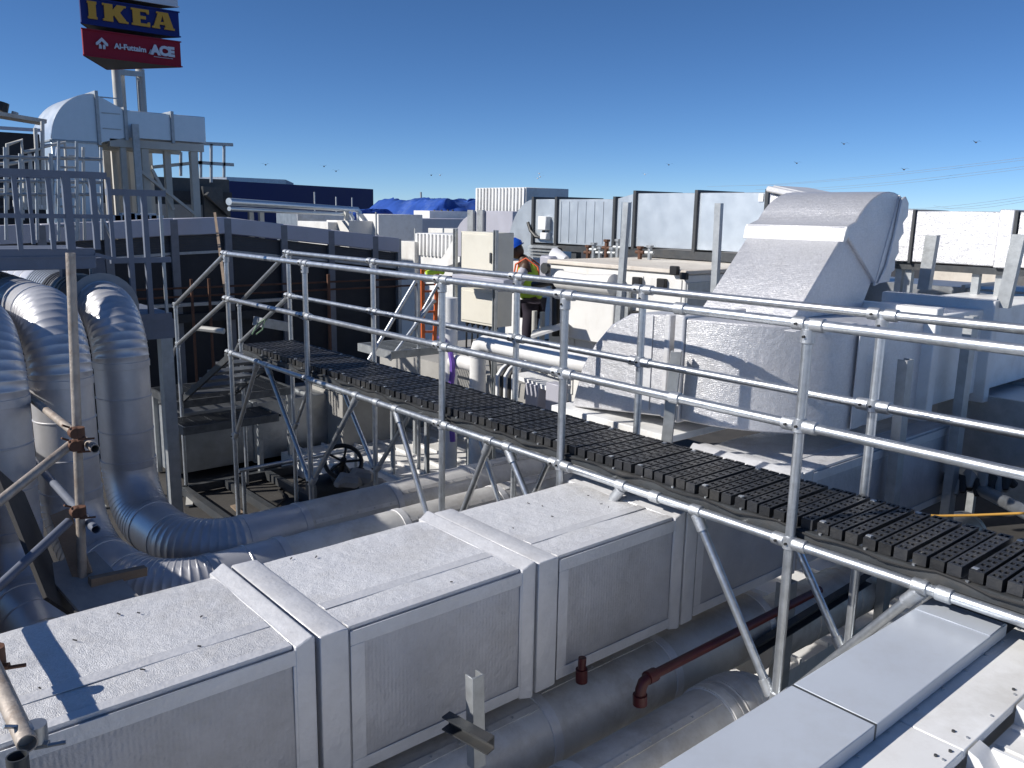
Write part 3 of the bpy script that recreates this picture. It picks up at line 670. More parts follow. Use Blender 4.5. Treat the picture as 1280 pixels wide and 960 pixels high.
MB().box((rx+.05,yd,zb_r-.08), (rx+.75,ya,zb_r-.012)).build('bearer', M['darksteel'], rd)
# low grey ducts below it
l1 = box_duct('sheet_metal_duct', 'grey box duct low at the right edge behind the dark channel posts', 7.75, 9.8, 2.0, 3.1, 1.2, 2.02, (8.7,), 0, M['sheet'])
l2 = box_duct('sheet_metal_duct', 'dull grey duct lying behind the sloping duct, below the right foil duct', 10.2, 11.2, 2.5, 8.5, 2.2, 2.78, (4.0,5.6), 1, M['oldsheet'])
bw = thing('air_unit', (12.4,4,2.3), 'low white ribbed unit seen beneath the right hand foil duct', 'air unit')
MB().box((12.6,2.3,0), (14.5,3.9,3.05)).build('casing', M['white'], bw, bevel=.02)
for i in range(7): MB().box((12.57,2.4+i*.22,2.2), (12.6,2.47+i*.22,3.0)).build('rib', M['white'], bw)
MB().box((12.2,4.2,0), (15,5.4,2.95)).build('casing', M['cream'], bw, bevel=.02)

# ------------------------------------------------------------------ right bottom coping, lower panels and seam roof
cw = thing('parapet', (2.8,1.2,0), 'low white wall topped with flat grey coping panels at the bottom right', 'wall')
MB().box((.6,1.105,0), (3.62,1.37,1.856)).build('wall', M['white'], cw)
for a, b in ((1.0,2.513),(2.525,3.62)):
    MB().box((a,1.09,1.860), (b,1.395,1.915)).build('coping_panel', M['cap'], cw, bevel=.004, seg=2)
MB().box((2.5125,1.091,1.857), (2.5255,1.394,1.913)).build('joint_strip', M['darksteel'], cw)
MB().box((3.45,1.095,1.9155), (3.61,1.39,1.9185)).build('end_strip', M['cap'], cw, bevel=.001)
lp = thing('gutter_ledge', (2.9,.98,0), 'lower ledge of white flashing panels beside the grey coping', 'ledge')
for a, b in ((.8,2.70),(2.704,4.6)):
    MB().box((a,.885,1.815), (b,1.103,1.852)).build('flashing_panel', M['white'], lp, bevel=.004, seg=2)
MB().box((.8,.92,.3), (4.6,1.10,1.814)).build('wall', M['white'], lp)
for x, y in ((3.22,.92),(2.78,.95),(2.66,.91),(3.9,.93),(2.60,.93)): MB().path([(x,y,1.852),(x,y,1.858)], .006, 8).build('rivet', M['darksteel'], lp)
for i in range(14):
    x = 2.05+i*.19
    for y in (.905, 1.085): MB().path([(x+.03*math.sin(i*7+y*9),y,1.852),(x+.03*math.sin(i*7+y*9),y,1.857)], .005, 6).build('screw', M['fitting'], lp)
sr = struct(MB().box((-7,-14,1.74), (16,.88,1.775)).build('seam_roof', M['white']))
for i in range(12):
    x = 1.58+i*.41
    MB().box((x,-14,1.775), (x+.014,.84,1.835)).build('roof_seam', M['white'], sr)
    for dx in (.13,.27): MB().box((x+dx,-14,1.775), (x+dx+.022,.87,1.783)).build('roof_rib', M['white'], sr)
    MB().prism([(.80,1.775),(.878,1.775),(.878,1.848),(.845,1.835)], 0, x-.09, x+.0).build('end_closure', M['white'], sr)

# ------------------------------------------------------------------ scaffold tubes in the left foreground
def coupler(p, root=None, s=1.0, mt='rustred'):
    m = MB(); p = Vector(p)
    m.path([p-V(0,.026,0)*s, p-V(0,.02,0)*s, p+V(0,.02,0)*s, p+V(0,.026,0)*s], .03, 12, True, [.027,.031,.031,.027])
    m.path([p-V(0,0,.026)*s+V(.02,0,0), p+V(0,0,.026)*s+V(.02,0,0)], .031, 12)
    m.tube(p+V(.03,-.02,-.03)*s, p+V(.045,-.03,-.03)*s, .011*s, 6); m.tube(p+V(.01,-.02,-.034)*s, p+V(.085,-.045,-.034)*s, .006*s, 6)
    m.tube(p+V(-.02,.01,.03)*s, p+V(-.055,.0,.05)*s, .006*s, 6); m.box(p+V(.022,-.02,-.042)*s, p+V(.034,.01,-.02)*s)
    return m.build('scaffold_coupler', M[mt], root)
sp = tag(MB().pipe(at(88,316,d=5), at(104,742,d=5), TR, n=16).build('scaffold_pole', M['rust']), 'upright scaffold pole in front of the round ducts at the left', 'scaffold pole')
pe = at(119,561,d=4.86)
tag(MB().pipe(pe, pe+V(0,2.3,0), TR, n=16).build('scaffold_tube', M['rust']), 'pale scaffold tube with open end, clamped high across the upright pole', 'scaffold tube')
a = at(88,556,d=4.95); b = at(-20,642,d=4.5)
tag(MB().pipe(a, b, TR, n=16).build('scaffold_tube', M['rust']), 'pale scaffold tube running down left from the clamp on the upright pole', 'scaffold tube')
pe2 = at(120,662,d=4.9)
tag(MB().pipe(pe2, pe2+V(0,2.4,.05), TR, n=16).build('scaffold_tube', M['bluegrey']), 'dark scaffold tube with open end, lower one crossing the upright pole', 'scaffold tube')
a2 = at(86,652,d=4.95); b2 = at(-20,750,d=4.5)
tag(MB().pipe(a2, b2, TR, n=16).build('scaffold_tube', M['bluegrey']), 'dark scaffold tube sloping down left below the lower clamp', 'scaffold tube')
for q in ((93,541,4.9),(92,557,4.93)): tag(coupler(at(*q[:2], d=q[2])), 'rusty coupler clamped on the upright pole where pale tubes meet', 'coupler', 'couplers at the upper pole joint')
for q in ((95,640,4.92),): tag(coupler(at(*q[:2], d=q[2])), 'dark coupler on the upright pole at the lower tube', 'coupler')
# ledger close to the camera at the bottom left: it throws its shadow on the foil duct
lx, lz = .351, 2.064
tag(MB().pipe((lx,2.43,lz), (lx,5.6,lz), .027, n=20).build('scaffold_tube', M['rust']), 'sunlit scaffold tube at the bottom left corner beside the foil duct', 'scaffold tube')
tag(MB().pipe((.30,2.33,1.0), (.31,2.33,2.10), .027, n=20).build('scaffold_post', M['darksteel']), 'dark cut off scaffold post standing in the bottom left corner', 'scaffold post')
c1 = tag(coupler((.362,2.49,lz-.01), None, 1.0, 'oldsheet'), 'coupler with bolt at the near end of the corner scaffold tube', 'coupler')
c2 = tag(coupler((lx-.0,3.02,lz), None, 1.15), 'coupler further up the corner scaffold tube, shadowed on the duct', 'coupler')
tag(MB().pipe((lx+.0,5.5,.03), (lx+.0,5.5,3.6), TR, n=16).build('scaffold_post', M['rust']), 'upright scaffold post carrying the far end of the corner tube', 'scaffold post')
# dark clutter under the tubes: boards and sheets
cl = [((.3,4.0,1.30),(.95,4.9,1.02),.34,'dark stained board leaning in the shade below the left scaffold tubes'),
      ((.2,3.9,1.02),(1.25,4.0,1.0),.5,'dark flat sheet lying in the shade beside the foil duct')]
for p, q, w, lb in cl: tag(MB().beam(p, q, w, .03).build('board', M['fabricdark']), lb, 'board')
p = at(75,640,d=5.2); q = at(104,720,d=5.0)
tag(MB().beam(p, q, .10, .03, V(.3,1,.2)).build('board', M['wood']), 'broken edge of a timber board below the upright pole', 'board')
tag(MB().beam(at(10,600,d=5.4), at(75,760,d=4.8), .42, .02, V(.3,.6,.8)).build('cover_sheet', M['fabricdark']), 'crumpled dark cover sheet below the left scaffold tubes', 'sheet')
tag(MB().beam(at(112,728,d=4.9), at(182,713,d=5.0), .05, .05).build('timber_batten', M['wood']), 'reddish timber batten lying next to the middle round duct', 'timber')
tag(MB().beam(at(85,700,d=5.2), at(150,770,d=4.6), .3, .02).build('board', M['cloth']), 'grey board sloping under the upright pole towards the foil duct', 'board')

hb = thing('shade_panel', (.35,6.6,0), 'plywood panel on posts, added out of view at the left to shade the round ducts', 'shade panel')  # unseen boards, added only to keep sun off the middle and left round ducts
for ya_h, yb_h, th in ((4.2,5.3,1.9),(5.305,6.15,2.3),(6.155,7.05,2.55)): MB().box((.18,ya_h,.05), (.205,yb_h,th)).build('board', M['wood'], hb)
for y in (4.3,5.3,6.2,6.95): MB().box((.12,y-.04,.01), (.179,y+.04,1.85)).build('post', M['wood'], hb)
random.seed(11)
for i in range(14):
    x, y = random.uniform(2.3,5.0), random.uniform(7.2,10.4); a_ = random.uniform(0,3.1); l = random.uniform(.05,.18); zz = .02+.012*i*.1
    c_, s_ = math.cos(a_)*l, math.sin(a_)*l
    tag(MB().beam((x-c_,y-s_,zz), (x+c_,y+s_,zz+.02), random.uniform(.03,.09), .02).build('floor_scrap', M['polewhite'] if i % 2 else M['wood']), 'pale scrap piece lying on the dark floor below the stairs' if i % 2 else 'timber scrap lying on the dark floor below the stairs', 'scrap', 'pale scraps on the dark floor' if i % 2 else 'timber scraps on the dark floor')
for i, (p, q, lb) in enumerate((((3.3,8.2,.03),(5.4,10.6,.03),'black cable lying across the dark floor towards the box duct'),((2.6,9.0,.03),(4.8,7.6,.03),'grey cable lying on the dark floor under the walkway end'))):
    p, q = Vector(p), Vector(q); pts = [p.lerp(q, t/14)+V(.12*math.sin(t*1.3+i),.1*math.cos(t*.9),0) for t in range(15)]
    tag(MB().path(pts, .014, 6).build('floor_cable', M['cable'] if i == 0 else M['steel']), lb, 'cable')
# beige and black wraps on the third round duct where it comes in from behind
wp = thing('duct_wrap', (2.0,8.2,2.45), 'beige canvas wrap and black sleeves round the top of the third round duct', 'wrap')
MB().path([(2.0,7.66,2.68),(2.0,7.76,2.665),(2.0,8.25,2.68)], .215, 24, True, [.285,.27,.225]).build('canvas_sleeve', M['cloth'], wp)
MB().path([(2.0,8.22,2.68),(2.0,8.40,2.68),(2.0,8.60,2.68)], .225, 24).build('black_sleeve', M['cable'], wp)
for y in (8.3,8.42): MB().path([(2.0,y,2.68),(2.0,y+.05,2.68)], .231, 24).build('strap', M['polethin'], wp)
for k in range(12): MB().path([(2.0,8.62+k*.09,2.68),(2.0,8.67+k*.09,2.68)], .219, 24).build('wrap_hoop', M['oldsheet'] if k > 3 else M['cable'], wp)

# ------------------------------------------------------------------ left access platform with railings
PX, PYY = 7.75, 7.75
ap = thing('access_platform', (1.4,8.5,0), 'blue grey steel platform with railings above the round ducts at the left', 'platform')
def PL(px, py, y=PYY): return at(px, py, y=y)
zt = PL(60,217).z; zm = PL(60,270).z; zd = PL(60,311).z
xr = PL(118,300).x
MB().box((-2.6,PYY,zd-.17), (xr,PYY+.07,zd)).build('edge_beam', M['bluegrey'], ap, bevel=.004)
MB().box((-2.6,PYY-.015,zd-.075), (xr,PYY-.001,zd-.06)).build('edge_lip', M['bluegrey'], ap)
MB().box((-2.6,PYY+.071,zd-.05), (xr,8.72,zd-.012)).build('deck_plate', M['bluegrey'], ap)
for y in (8.3,8.66): MB().box((-2.5,y,zd-.16), (xr-.02,y+.07,zd-.051)).build('joist', M['bluegrey'], ap)
xr2 = PL(136,270).x
MB().beam((-2.6,PYY,zt), (xr2,PYY,zt), .05, .055).build('top_rail', M['bluegrey'], ap)
MB().beam((-2.6,PYY,zm), (xr2,PYY,zm), .04, .035).build('mid_rail', M['bluegrey'], ap)
for px, w in ((20,.035),(62,.035),(84,.06),(117,.045),(137,.03)):
    x = PL(px,250).x; MB().beam((x,PYY+.003,zd-.01 if px < 120 else zd-.09), (x,PYY+.003,zt-.01), w, w).build('post', M['bluegrey'], ap)
MB().beam((PL(117,300).x,PYY+.004,zd-.05), (xr2,PYY+.004,zd-.088), .03, .03).build('bottom_bar', M['bluegrey'], ap)
MB().beam((-2.6,8.7,zt), (xr,8.7,zt), .03, .03).build('top_rail', M['bluegrey'], ap)
for x in (-.6,.2,1.35,1.72): MB().beam((x,8.7,zd), (x,8.7,zt-.01), .03, .03).build('post', M['bluegrey'], ap)
pc_ = thing('shade_box', (-1.1,8.2,zd), 'grey slatted box added out of view on the railed platform to shade the round ducts', 'shade box')  # added beyond the left frame edge as a sun blocker for the round ducts
MB().box((-2.6,7.86,zd), (.30,8.6,3.7)).build('casing', M['bluegrey'], pc_, bevel=.01)
for i in range(4): MB().box((-2.58,7.845,zd+.06+i*.15), (.28,7.859,zd+.15+i*.15)).build('slat', M['steel'], pc_)
for x in (-2.4, .0, xr-.1):
    MB().box((x,8.5,.02), (x+.1,8.6,zd-.17)).build('column', M['bluegrey'], ap)
# second lower stair landing at right of it
a3 = thing('stair_landing', (2.4,8.6,0), 'blue grey railed landing stepping down beside the railed platform', 'platform')
YB = 8.1
def P2(px, py): return at(px, py, y=YB)
z1 = P2(170,241).z; z2 = P2(180,325).z; z3 = P2(190,392).z
MB().beam((P2(132,240).x,YB,z1), (P2(206,240).x,YB,z1), .05, .055).build('top_rail', M['bluegrey'], a3)
MB().beam((P2(138,325).x,YB,z2), (P2(213,325).x,YB,z2), .05, .05).build('mid_rail', M['bluegrey'], a3)
for px, zz in ((163,z3),(184,z3),(204,z3)):
    x = P2(px,320).x; MB().beam((x,YB-.003,z3), (x,YB-.003,z1), .045 if px < 190 else .025, .045 if px < 190 else .025).build('post', M['bluegrey'] if px < 190 else M['steel'], a3)
MB().box((P2(165,392).x,YB-.02,z3-.06), (P2(214,392).x,YB+.9,z3)).build('deck_plate', M['bluegrey'], a3)
MB().box((P2(168,400).x,YB-.01,z3-.24), (P2(217,400).x,YB+.06,z3-.061)).build('edge_beam', M['bluegrey'], a3)
MB().beam((P2(140,330).x,YB+.5,z2), (P2(142,300).x,YB+.5,z3-.3), .12, .1).build('hanger', M['bluegrey'], a3)
x = P2(209,440).x; MB().box((x-.055,YB-.01,.01), (x+.055,YB+.1,z3-.241)).build('column', M['steel'], a3)
MB().beam((x+.1,YB+.3,.02), (P2(222,310).x-.05,YB+.3,z3-.1), .04, .04).build('brace', M['bluegrey'], a3)
# white pipe rails further left and behind
wrl = thing('pipe_railing', (2.2,14,3.4), 'white pipe railings stepping up at the far left', 'railing')
def PW(px, py): return at(px, py, y=14.2)
for pts in (((9,262),(9,181),(27,175),(32,262)), ((-6,205),(10,205),(58,197),(62,262)), ((30,190),(52,186),(56,262)), ((-6,238),(60,236)), ((55,183),(81,178),(86,265)), ((44,160),(50,262)),((37,192),(42,262)),((86,195),(95,195),(100,262)), ((53,152),(54,262))):
    MB().path([PW(*q) for q in pts], .028 if pts[0][0] != 86 else .016, 10).build('pipe_rail', M['polewhite'], wrl)
tl = thing('tube_railing', (2.5,12,0), 'pale thin tube railing with many uprights between the platform and the raised duct', 'railing')
def TQ(px, py): return at(px, py, y=12.2)
for py0, py1 in ((196,199),(243,243),(226,228)): MB().tube(TQ(-10,py0), TQ(128,py1), .022, 8).build('rail', M['steel'], tl)
for px in (6,25,45,63,72,96,104,126):
    MB().tube(TQ(px,192 if px % 2 else 184), TQ(px+2,300), .020 if px != 63 else .03, 8).build('upright', M['steel'] if px not in (72,104) else M['polewhite'], tl)
MB().tube(TQ(72,186), TQ(64,300), .022, 8).build('brace', M['tube'], tl); MB().tube(TQ(104,215), TQ(140,300), .02, 8).build('brace', M['steel'], tl)
ls = thing('access_ladder', TQ(96,260), 'narrow caged ladder of thin grey tubes in front of the raised duct drop', 'ladder')
for px in (66,88): MB().beam(TQ(px,178)-V(0,.3,0), TQ(px,300)-V(0,.3,0), .03, .03).build('ladder_rail', M['steel'], ls)
for k in range(9): MB().tube(TQ(66,186+k*12)-V(0,.3,0), TQ(88,186+k*12)-V(0,.3,0), .014, 6).build('rung', M['steel'], ls)
bl_ = thing('louvre_box', PW(20,260), 'black slatted plant enclosure with pale flat roof at the far left', 'enclosure')
xa, xb = at(-60,200,y=16).x, at(52,200,y=16).x
MB().box((xa,16,2.6), (xb,18,at(20,166,y=16).z)).build('casing', M['barrierlow'], bl_)
for i in range(9): 
    z = 2.8+i*.16
    if z < at(20,170,y=16).z: MB().box((xa,15.96,z), (xb,15.995,z+.05)).build('slat', M['barrier'], bl_)
MB().beam(at(-30,139,y=16), at(54,153,y=16), .5, .06).build('roof_edge', M['cream'], bl_); MB().beam(at(-30,158,y=15.8), at(52,163,y=15.8), .06, .05).build('roof_rail', M['coping'], bl_)
MB().tube(at(1,139,y=16), at(3,128,y=16), .10, 8).build('roof_vent', M['cable'], bl_); MB().tube(at(18,145,y=16), at(19,140,y=16), .05, 8).build('roof_vent', M['polewhite'], bl_)
wb = thing('control_box', PW(28,255), 'small white control box on a bracket behind the railed platform', 'box')
MB().box(PW(19,259), PW(37,250)+V(0,.15,0)).build('housing', M['white'], wb, bevel=.01); MB().beam(PW(37,257), PW(58,259), .05, .05).build('arm', M['white'], wb)
MB().beam(PW(28,262), PW(28,275), .05, .05).build('stem', M['polewhite'], wb)

# ------------------------------------------------------------------ black acoustic barrier
YW = 13.0
br = thing('acoustic_barrier', (5,13,0), 'long black acoustic barrier with pale coping behind the far end of the walkway', 'barrier')
def BW(px, py): return at(px, py, y=YW)
xs = [BW(q,285).x for q in (-60, 50, 133, 216, 283, 353, 412, 467, 497)]
tops = [BW(q[0],q[1]).z for q in ((-60,284),(50,280),(133,277),(216,273),(283,271.5),(353,280),(412,287),(467,294),(497,298))]
for i in range(8):
    a, b = xs[i]+.03, xs[i+1]-.03; za, zb = tops[i], tops[i+1]
    MB().prism([(a,za-.26),(b,zb-.26),(b,zb-.5),(a,za-.5)], 1, YW+.02, YW+.10).build('upper_panel', M['barrier'], br)
    MB().prism([(a,za-.50),(b,zb-.50),(b,zb-.54),(a,za-.54)], 1, YW-.0, YW+.10).build('panel_rail', M['steel'], br)
    MB().prism([(a,za-.54),(b,zb-.54),(b,.01),(a,.01)], 1, YW+.03, YW+.10).build('lower_panel', M['barrierlow'], br)
    MB().prism([(xs[i],za),(xs[i+1],zb),(xs[i+1],zb-.25),(xs[i],za-.25)], 1, YW-.06, YW+.20).build('coping', M['coping'], br, bevel=.01)
    if i > 0: MB().channel((xs[i],YW-.061,.02), (xs[i],YW-.061,tops[i]-.02), .11, .05, .008).build('post', M['barrierpost'], br)
MB().box((xs[-1]-.03,YW-.055,.02), (xs[-1]+.04,YW+.19,tops[-1]-.01)).build('end_post', M['steel'], br)
MB().box((xs[4]-2.2,YW-.16,1.80), (xs[4]+.6,YW-.08,1.93)).build('timber_rail', M['fabricdark'], br); MB().box((xs[0],YW-.18,2.05), (xs[5],YW-.09,2.10)).build('ledge_bar', M['steel'], br)
# leaning timber plank against it at the end of the stairs
tag(MB().beam(at(281,360,y=10.0), at(269,270,y=12.4), .11, .035, V(1,0,.2)).build('timber_plank', M['wood']), 'weathered timber plank leaning on the black barrier by the walkway end', 'plank')
# rusty pipes and posts in the shade in front of barrier
for z, y0_, l in ((2.36,12.5,'upper'),(2.24,12.45,'lower')):
    tag(MB().tube((3.3,y0_,z), (9.3,y0_,z), .016, 8).build('rusty_pipe', M['rustred']), f'{l} of two thin rusty pipes strung along the black barrier', 'pipe')
for q in (240, 262, 411):
    x = at(q,370,y=12.3).x; tag(MB().path([(x,12.3,.02),(x,12.3,2.5)], .022 if q != 411 else .03, 8).build('rusty_stake', M['rustred']), {240:'thin rusty stake left of the leaning timber plank',262:'thin rusty stake just beside the leaning timber plank',411:'thicker rusty stake in the shade right of the far walkway post'}[q], 'stake', 'rusty stakes before the barrier')
tag(MB().beam(at(322,402,y=10.9), at(358,408,y=10.9), .3, .12).build('light_fitting', M['steel']), 'grey box lamp housing tilted in the shade beyond the walkway end', 'lamp housing')
for p, q, lb in (((245,410),(280,414),'short pale pipe offcut in the dark beneath the stairs'),):
    tag(MB().tube(at(*p,d=12.4), at(*q,d=12.2), .04, 8).build('pipe_offcut', M['polewhite']), lb, 'pipe offcut')
gw = tag(MB().path([at(315,418,y=9.3), at(322,405,y=9.4), at(332,398,y=9.35), at(328,412,y=9.3), at(320,418,y=9.3)], .008, 6).build('wire_tie', mat('pale_green_wire', (.22,.34,.20))), 'tangle of pale green wire tied on the far stair rail', 'wire')

# ------------------------------------------------------------------ valve handwheel
vw = thing('gate_valve', at(430,590,y=7.35), 'black gate valve with spoked handwheel below the walkway', 'valve')
c = at(429,577,y=7.3); nrm = V(-.25,-.75,.75).normalized(); u = nrm.orthogonal().normalized(); w = nrm.cross(u)
Rw = .185
MB().path([c+(u*math.cos(k*.2618)+w*math.sin(k*.2618))*Rw for k in range(25)], .022, 10).build('wheel_rim', M['cable'], vw)
for k in range(5):
    t = k*1.2566; MB().path([c, c+(u*math.cos(t)+w*math.sin(t))*Rw], .013, 8).build('spoke', M['cable'], vw)
MB().path([c+nrm*.05, c-nrm*.35], .03, 10).build('stem', M['cable'], vw)
MB().path([c-nrm*.2, c-nrm*.25, c-nrm*.35, c-nrm*.5], .1, 14, True, [.06,.11,.09,.12]).build('bonnet', M['darksteel'], vw)
q = c-nrm*.5; MB().tube(q-V(.3,0,0), q+V(.3,0,0), .13, 16).build('body', M['darksteel'], vw)
for i, (px, py) in enumerate(((436,600),(452,610),(420,606))):
    p = at(px,py,y=7.1); tag(MB().path([p, p+V(.1,.05,.02), p+V(.2,-.03,.0), p+V(.3,.02,-.03)], .06, 8, True, [.03,.08,.07,.03]).build('plastic_wrap', M['cloth']), ('grey plastic wrap lump right under the handwheel','grey plastic wrap lump furthest right of the handwheel','grey plastic wrap lump left of the handwheel')[i], 'wrap', 'plastic wraps by the valve')

# ------------------------------------------------------------------ second stair beyond the walkway
s2 = thing('access_stair', (6,9,0), 'small tube railed stair with grating landing beyond the middle of the walkway', 'stair')
yA, yB = 8.9, 9.5
for y_ in (8.75, 9.35):
    def S(px, py): return at(px, py, y=y_)
    o = 0 if y_ < 9 else 0
    MB().tube(S(519,352) if y_ < 9 else S(549,352), S(461,450) if y_ < 9 else S(500,440), TR, 12).build('hand_rail', M['tube'], s2)
    MB().tube(S(543,375), S(487,450), TR, 12).build('mid_rail', M['tube'], s2)
    x = S(523,400).x; MB().tube((x,y_,.02), (x,y_,S(523,350).z), TR, 12).build('post', M['tube'], s2)
x0 = at(486,436,y=8.75).x
grating('l', x0, x0+.95, 8.7, 9.5, at(520,436,y=8.75).z, s2, 'steel')
for x in (x0+.05, x0+.9): MB().tube((x,8.76,.02), (x,8.76,1.6), .03, 10).build('leg', M['steel'], s2)
# orange ladder
ol = thing('step_ladder', at(538,420,y=10.6), 'orange ladder standing beyond the walkway left of the beige cabinet', 'ladder')
L0, L1, R0, R1 = at(529,430,y=10.6), at(528,335,y=10.6), at(541,430,y=10.6), at(547,335,y=10.6)
for p, q in ((L0,L1),(R0,R1)): MB().beam(V(p.x,p.y,1.0), q, .06, .03).build('rail', M['orange'], ol)
for k in range(8):
    t = k/7.5+.03; p = L0.lerp(L1, t); q = R0.lerp(R1, t); MB().beam(p, q, .05, .03).build('rung', M['orange'] if k % 2 else M['polewhite'], ol)
hv = thing('hanging_vest', at(540,340,y=10.4), 'bundle of yellow green cloth resting on top of the orange ladder', 'cloth')
p = at(541,339,y=10.5); MB().path([p-V(.12,0,.02), p, p+V(.1,0,.01), p+V(.2,0,-.03)], .07, 8, True, [.03,.06,.05,.03]).build('cloth', M['hivis'], hv)

# ------------------------------------------------------------------ beige electrical cabinet
cb = thing('control_cabinet', (6.4,7.9,1.2), 'tall beige electrical cabinet on perforated struts beyond the walkway', 'cabinet')
cx = 6.2; ya_, yb_ = at(576,290,x=cx).y, at(622,290,x=cx).y; zt3, zb3 = at(600,290,x=cx).z, at(600,352,x=cx).z
MB().box((cx,yb_,zb3), (cx+.25,ya_,zt3)).build('casing', M['beige'], cb, bevel=.006)
MB().box((cx-.012,yb_+.03,zb3+.03), (cx-.001,ya_-.03,zt3-.03)).build('door', M['beige'], cb, bevel=.004)
cd_ = cb.children[-1] if False else bpy.data.objects['door']
MB().box((cx-.03,yb_+.08,(zt3+zb3)/2-.06), (cx-.0125,yb_+.11,(zt3+zb3)/2+.06)).build('door_handle', M['darksteel'], cd_, bevel=.004)
zc1, zc2 = at(600,362,x=cx).z, at(600,406,x=cx).z
MB().box((cx,yb_,zc2), (cx+.24,ya_,zc1)).build('lower_casing', M['beige'], cb, bevel=.006)
MB().box((cx-.012,yb_+.03,zc2+.03), (cx-.001,ya_-.03,zc1-.03)).build('lower_door', M['beige'], cb, bevel=.004)
for y_ in (ya_+.04, yb_-.03):
    for xx in (cx-.03,):
        MB().channel((xx,y_,.3), (xx,y_,zt3+.03), .05, .04, .006, V(0,1,0)).build('strut', M['steel'], cb)
        for k in range(26): 
            z = zt3-.03-k*.075
            if z > 1.4: MB().box((xx-.0065,y_-.012,z), (xx-.001,y_+.012,z+.035)).build('strut_slot', M['cable'], cb)
for i in range(6):
    y_ = ya_-.08-i*.11; MB().path([(cx+.05,y_,zc2), (cx+.04,y_,zc2-.06), (cx+.05,y_+.02,zc2-.3), (cx+.1,y_+.03,zc2-.6)], .012, 6).build('cable', M['cable'], cb)
    MB().tube((cx+.05,y_,zc2-.03), (cx+.05,y_,zc2+.0), .025, 8).build('cable_gland', M['cable'], cb)
tag(MB().box((cx-.28,at(632,350,x=5.95).y,at(600,357,x=5.95).z), (cx-.1,at(567,350,x=5.95).y,at(600,346,x=5.95).z)).build('cable_trunking', M['coping'], bevel=.01), 'pale metal trunking crossing in front of the beige cabinet', 'trunking')
# vertical and horizontal white insulated pipes in front of cabinet
ip = thing('insulated_pipe', (5.2,7.09,0), 'pale insulated pipe rising to the left of the beige cabinet', 'pipe')
px_ = at(562,450,x=5.3); MB().tube((5.3,px_.y,.3), (5.3,px_.y,at(562,372,x=5.3).z), .085, 18).build('riser', M['white'], ip)
ip2 = thing('insulated_pipe', (5.25,6.6,0), 'white insulated pipe with elbow running along beyond the walkway rails', 'pipe')
py_ = at(597,480,x=5.3); zp = at(600,428,x=5.3).z
MB().path([(5.3,py_.y,.3), (5.3,py_.y,zp-.12), (5.3,py_.y-.03,zp-.04), (5.3,py_.y-.11,zp), (5.3,5.1,zp+.0)], .085, 18).build('pipe_run', M['white'], ip2)
MB().path([at(566,452,x=5.3), at(580,453,x=5.3), at(596,457,x=5.3)], .075, 16).build('branch', M['white'], ip2)
for q in (600,): MB().path([(5.3,py_.y,zp-.15),(5.3,py_.y,zp-.12)], .092, 18).build('pipe_band', M['tape'], ip2)
tag(MB().path([at(563,420,x=5.28)+V(-.1,.05,0)]+[at(563+3*math.sin(i),440+i*14,x=5.2) for i in range(9)], .03, 8).build('wrapped_cable', M['purple']), 'violet wrapped cable hanging next to the pale riser pipe', 'cable')
for i in range(5):
    p = at(622+i*5,470,x=5.0); MB_ = MB().path([p+V(.15,0,.12), p+V(.05,0,.06), p, p-V(0,0,.3), p-V(0,0,.6)], .02, 8)
    tag(MB_.build('flexible_hose', M['cable'] if i % 2 else M['white']), 'black flexible hose looping down behind the middle of the deck' if i % 2 else 'pale flexible hose looping down behind the middle of the deck', 'hose', 'black hoses behind the deck' if i % 2 else 'pale hoses behind the deck')
# cable tray and grey boxes right of that
ct = thing('cable_tray', at(690,470,x=5.3), 'pale cable tray with small grey boxes behind the deck', 'cable tray')
MB().beam(at(652,468,x=5.4), at(702,486,x=5.4), .25, .04).build('tray', M['white'], ct); MB().beam(at(652,466,x=5.6), at(705,482,x=5.6), .03, .1).build('tray_side', M['steel'], ct)
for q in (664, 690):
    p = at(q,497,x=5.25); MB().box((p.x,p.y-.09,p.z-.16), (p.x+.12,p.y+.09,p.z+.13)).build('junction_box', M['coping'], ct, bevel=.006)
tag(MB().box((5.2,5.2,1.60), (5.5,6.2,1.64)).build('plinth_board', M['wood']), 'timber board under the grey boxes behind the deck', 'board')

for i, (x, z, r_, lb, mt) in enumerate(((5.75,1.18,.055,'thin pale service pipe on brackets behind the deck, nearest of three','polewhite'),(5.95,1.18,.075,'silver service pipe on brackets behind the deck, middle of three','jacket'),(6.2,1.2,.05,'thin grey service pipe on brackets behind the deck, furthest of three','steel'))):
    r0 = thing('service_pipe', (x,7.2,z), lb, 'pipe')
    MB().tube((x,5.3,z), (x,10.2,z), r_, 12).build('pipe_run', M[mt], r0)
    for k in range(4): MB().path([(x,5.8+k*1.2,z-.012),(x,5.8+k*1.2+.03,z-.012)], r_+.008, 12).build('pipe_clip', M['steel'], r0)
bk = thing('pipe_bracket_frame', (6,7.5,0), 'grey strut frame carrying three service pipes behind the deck', 'frame')
for y_ in (5.75,6.95,8.15,9.35):
    MB().box((5.62,y_,1.06), (6.34,y_+.05,1.105)).build('cross_strut', M['steel'], bk)
    for x_ in (5.64,6.28): MB().box((x_,y_,.01), (x_+.045,y_+.05,1.059)).build('upright', M['steel'], bk)
sb = thing('service_box', (6.0,10.2,0), 'grey low plant box with a lid beyond the service pipes behind the deck', 'box')
MB().box((5.7,10.3,0), (6.6,11.2,1.0)).build('casing', M['concrete'], sb, bevel=.01); MB().box((5.66,10.26,1.001), (6.64,11.24,1.05)).build('lid', M['steel'], sb, bevel=.008)

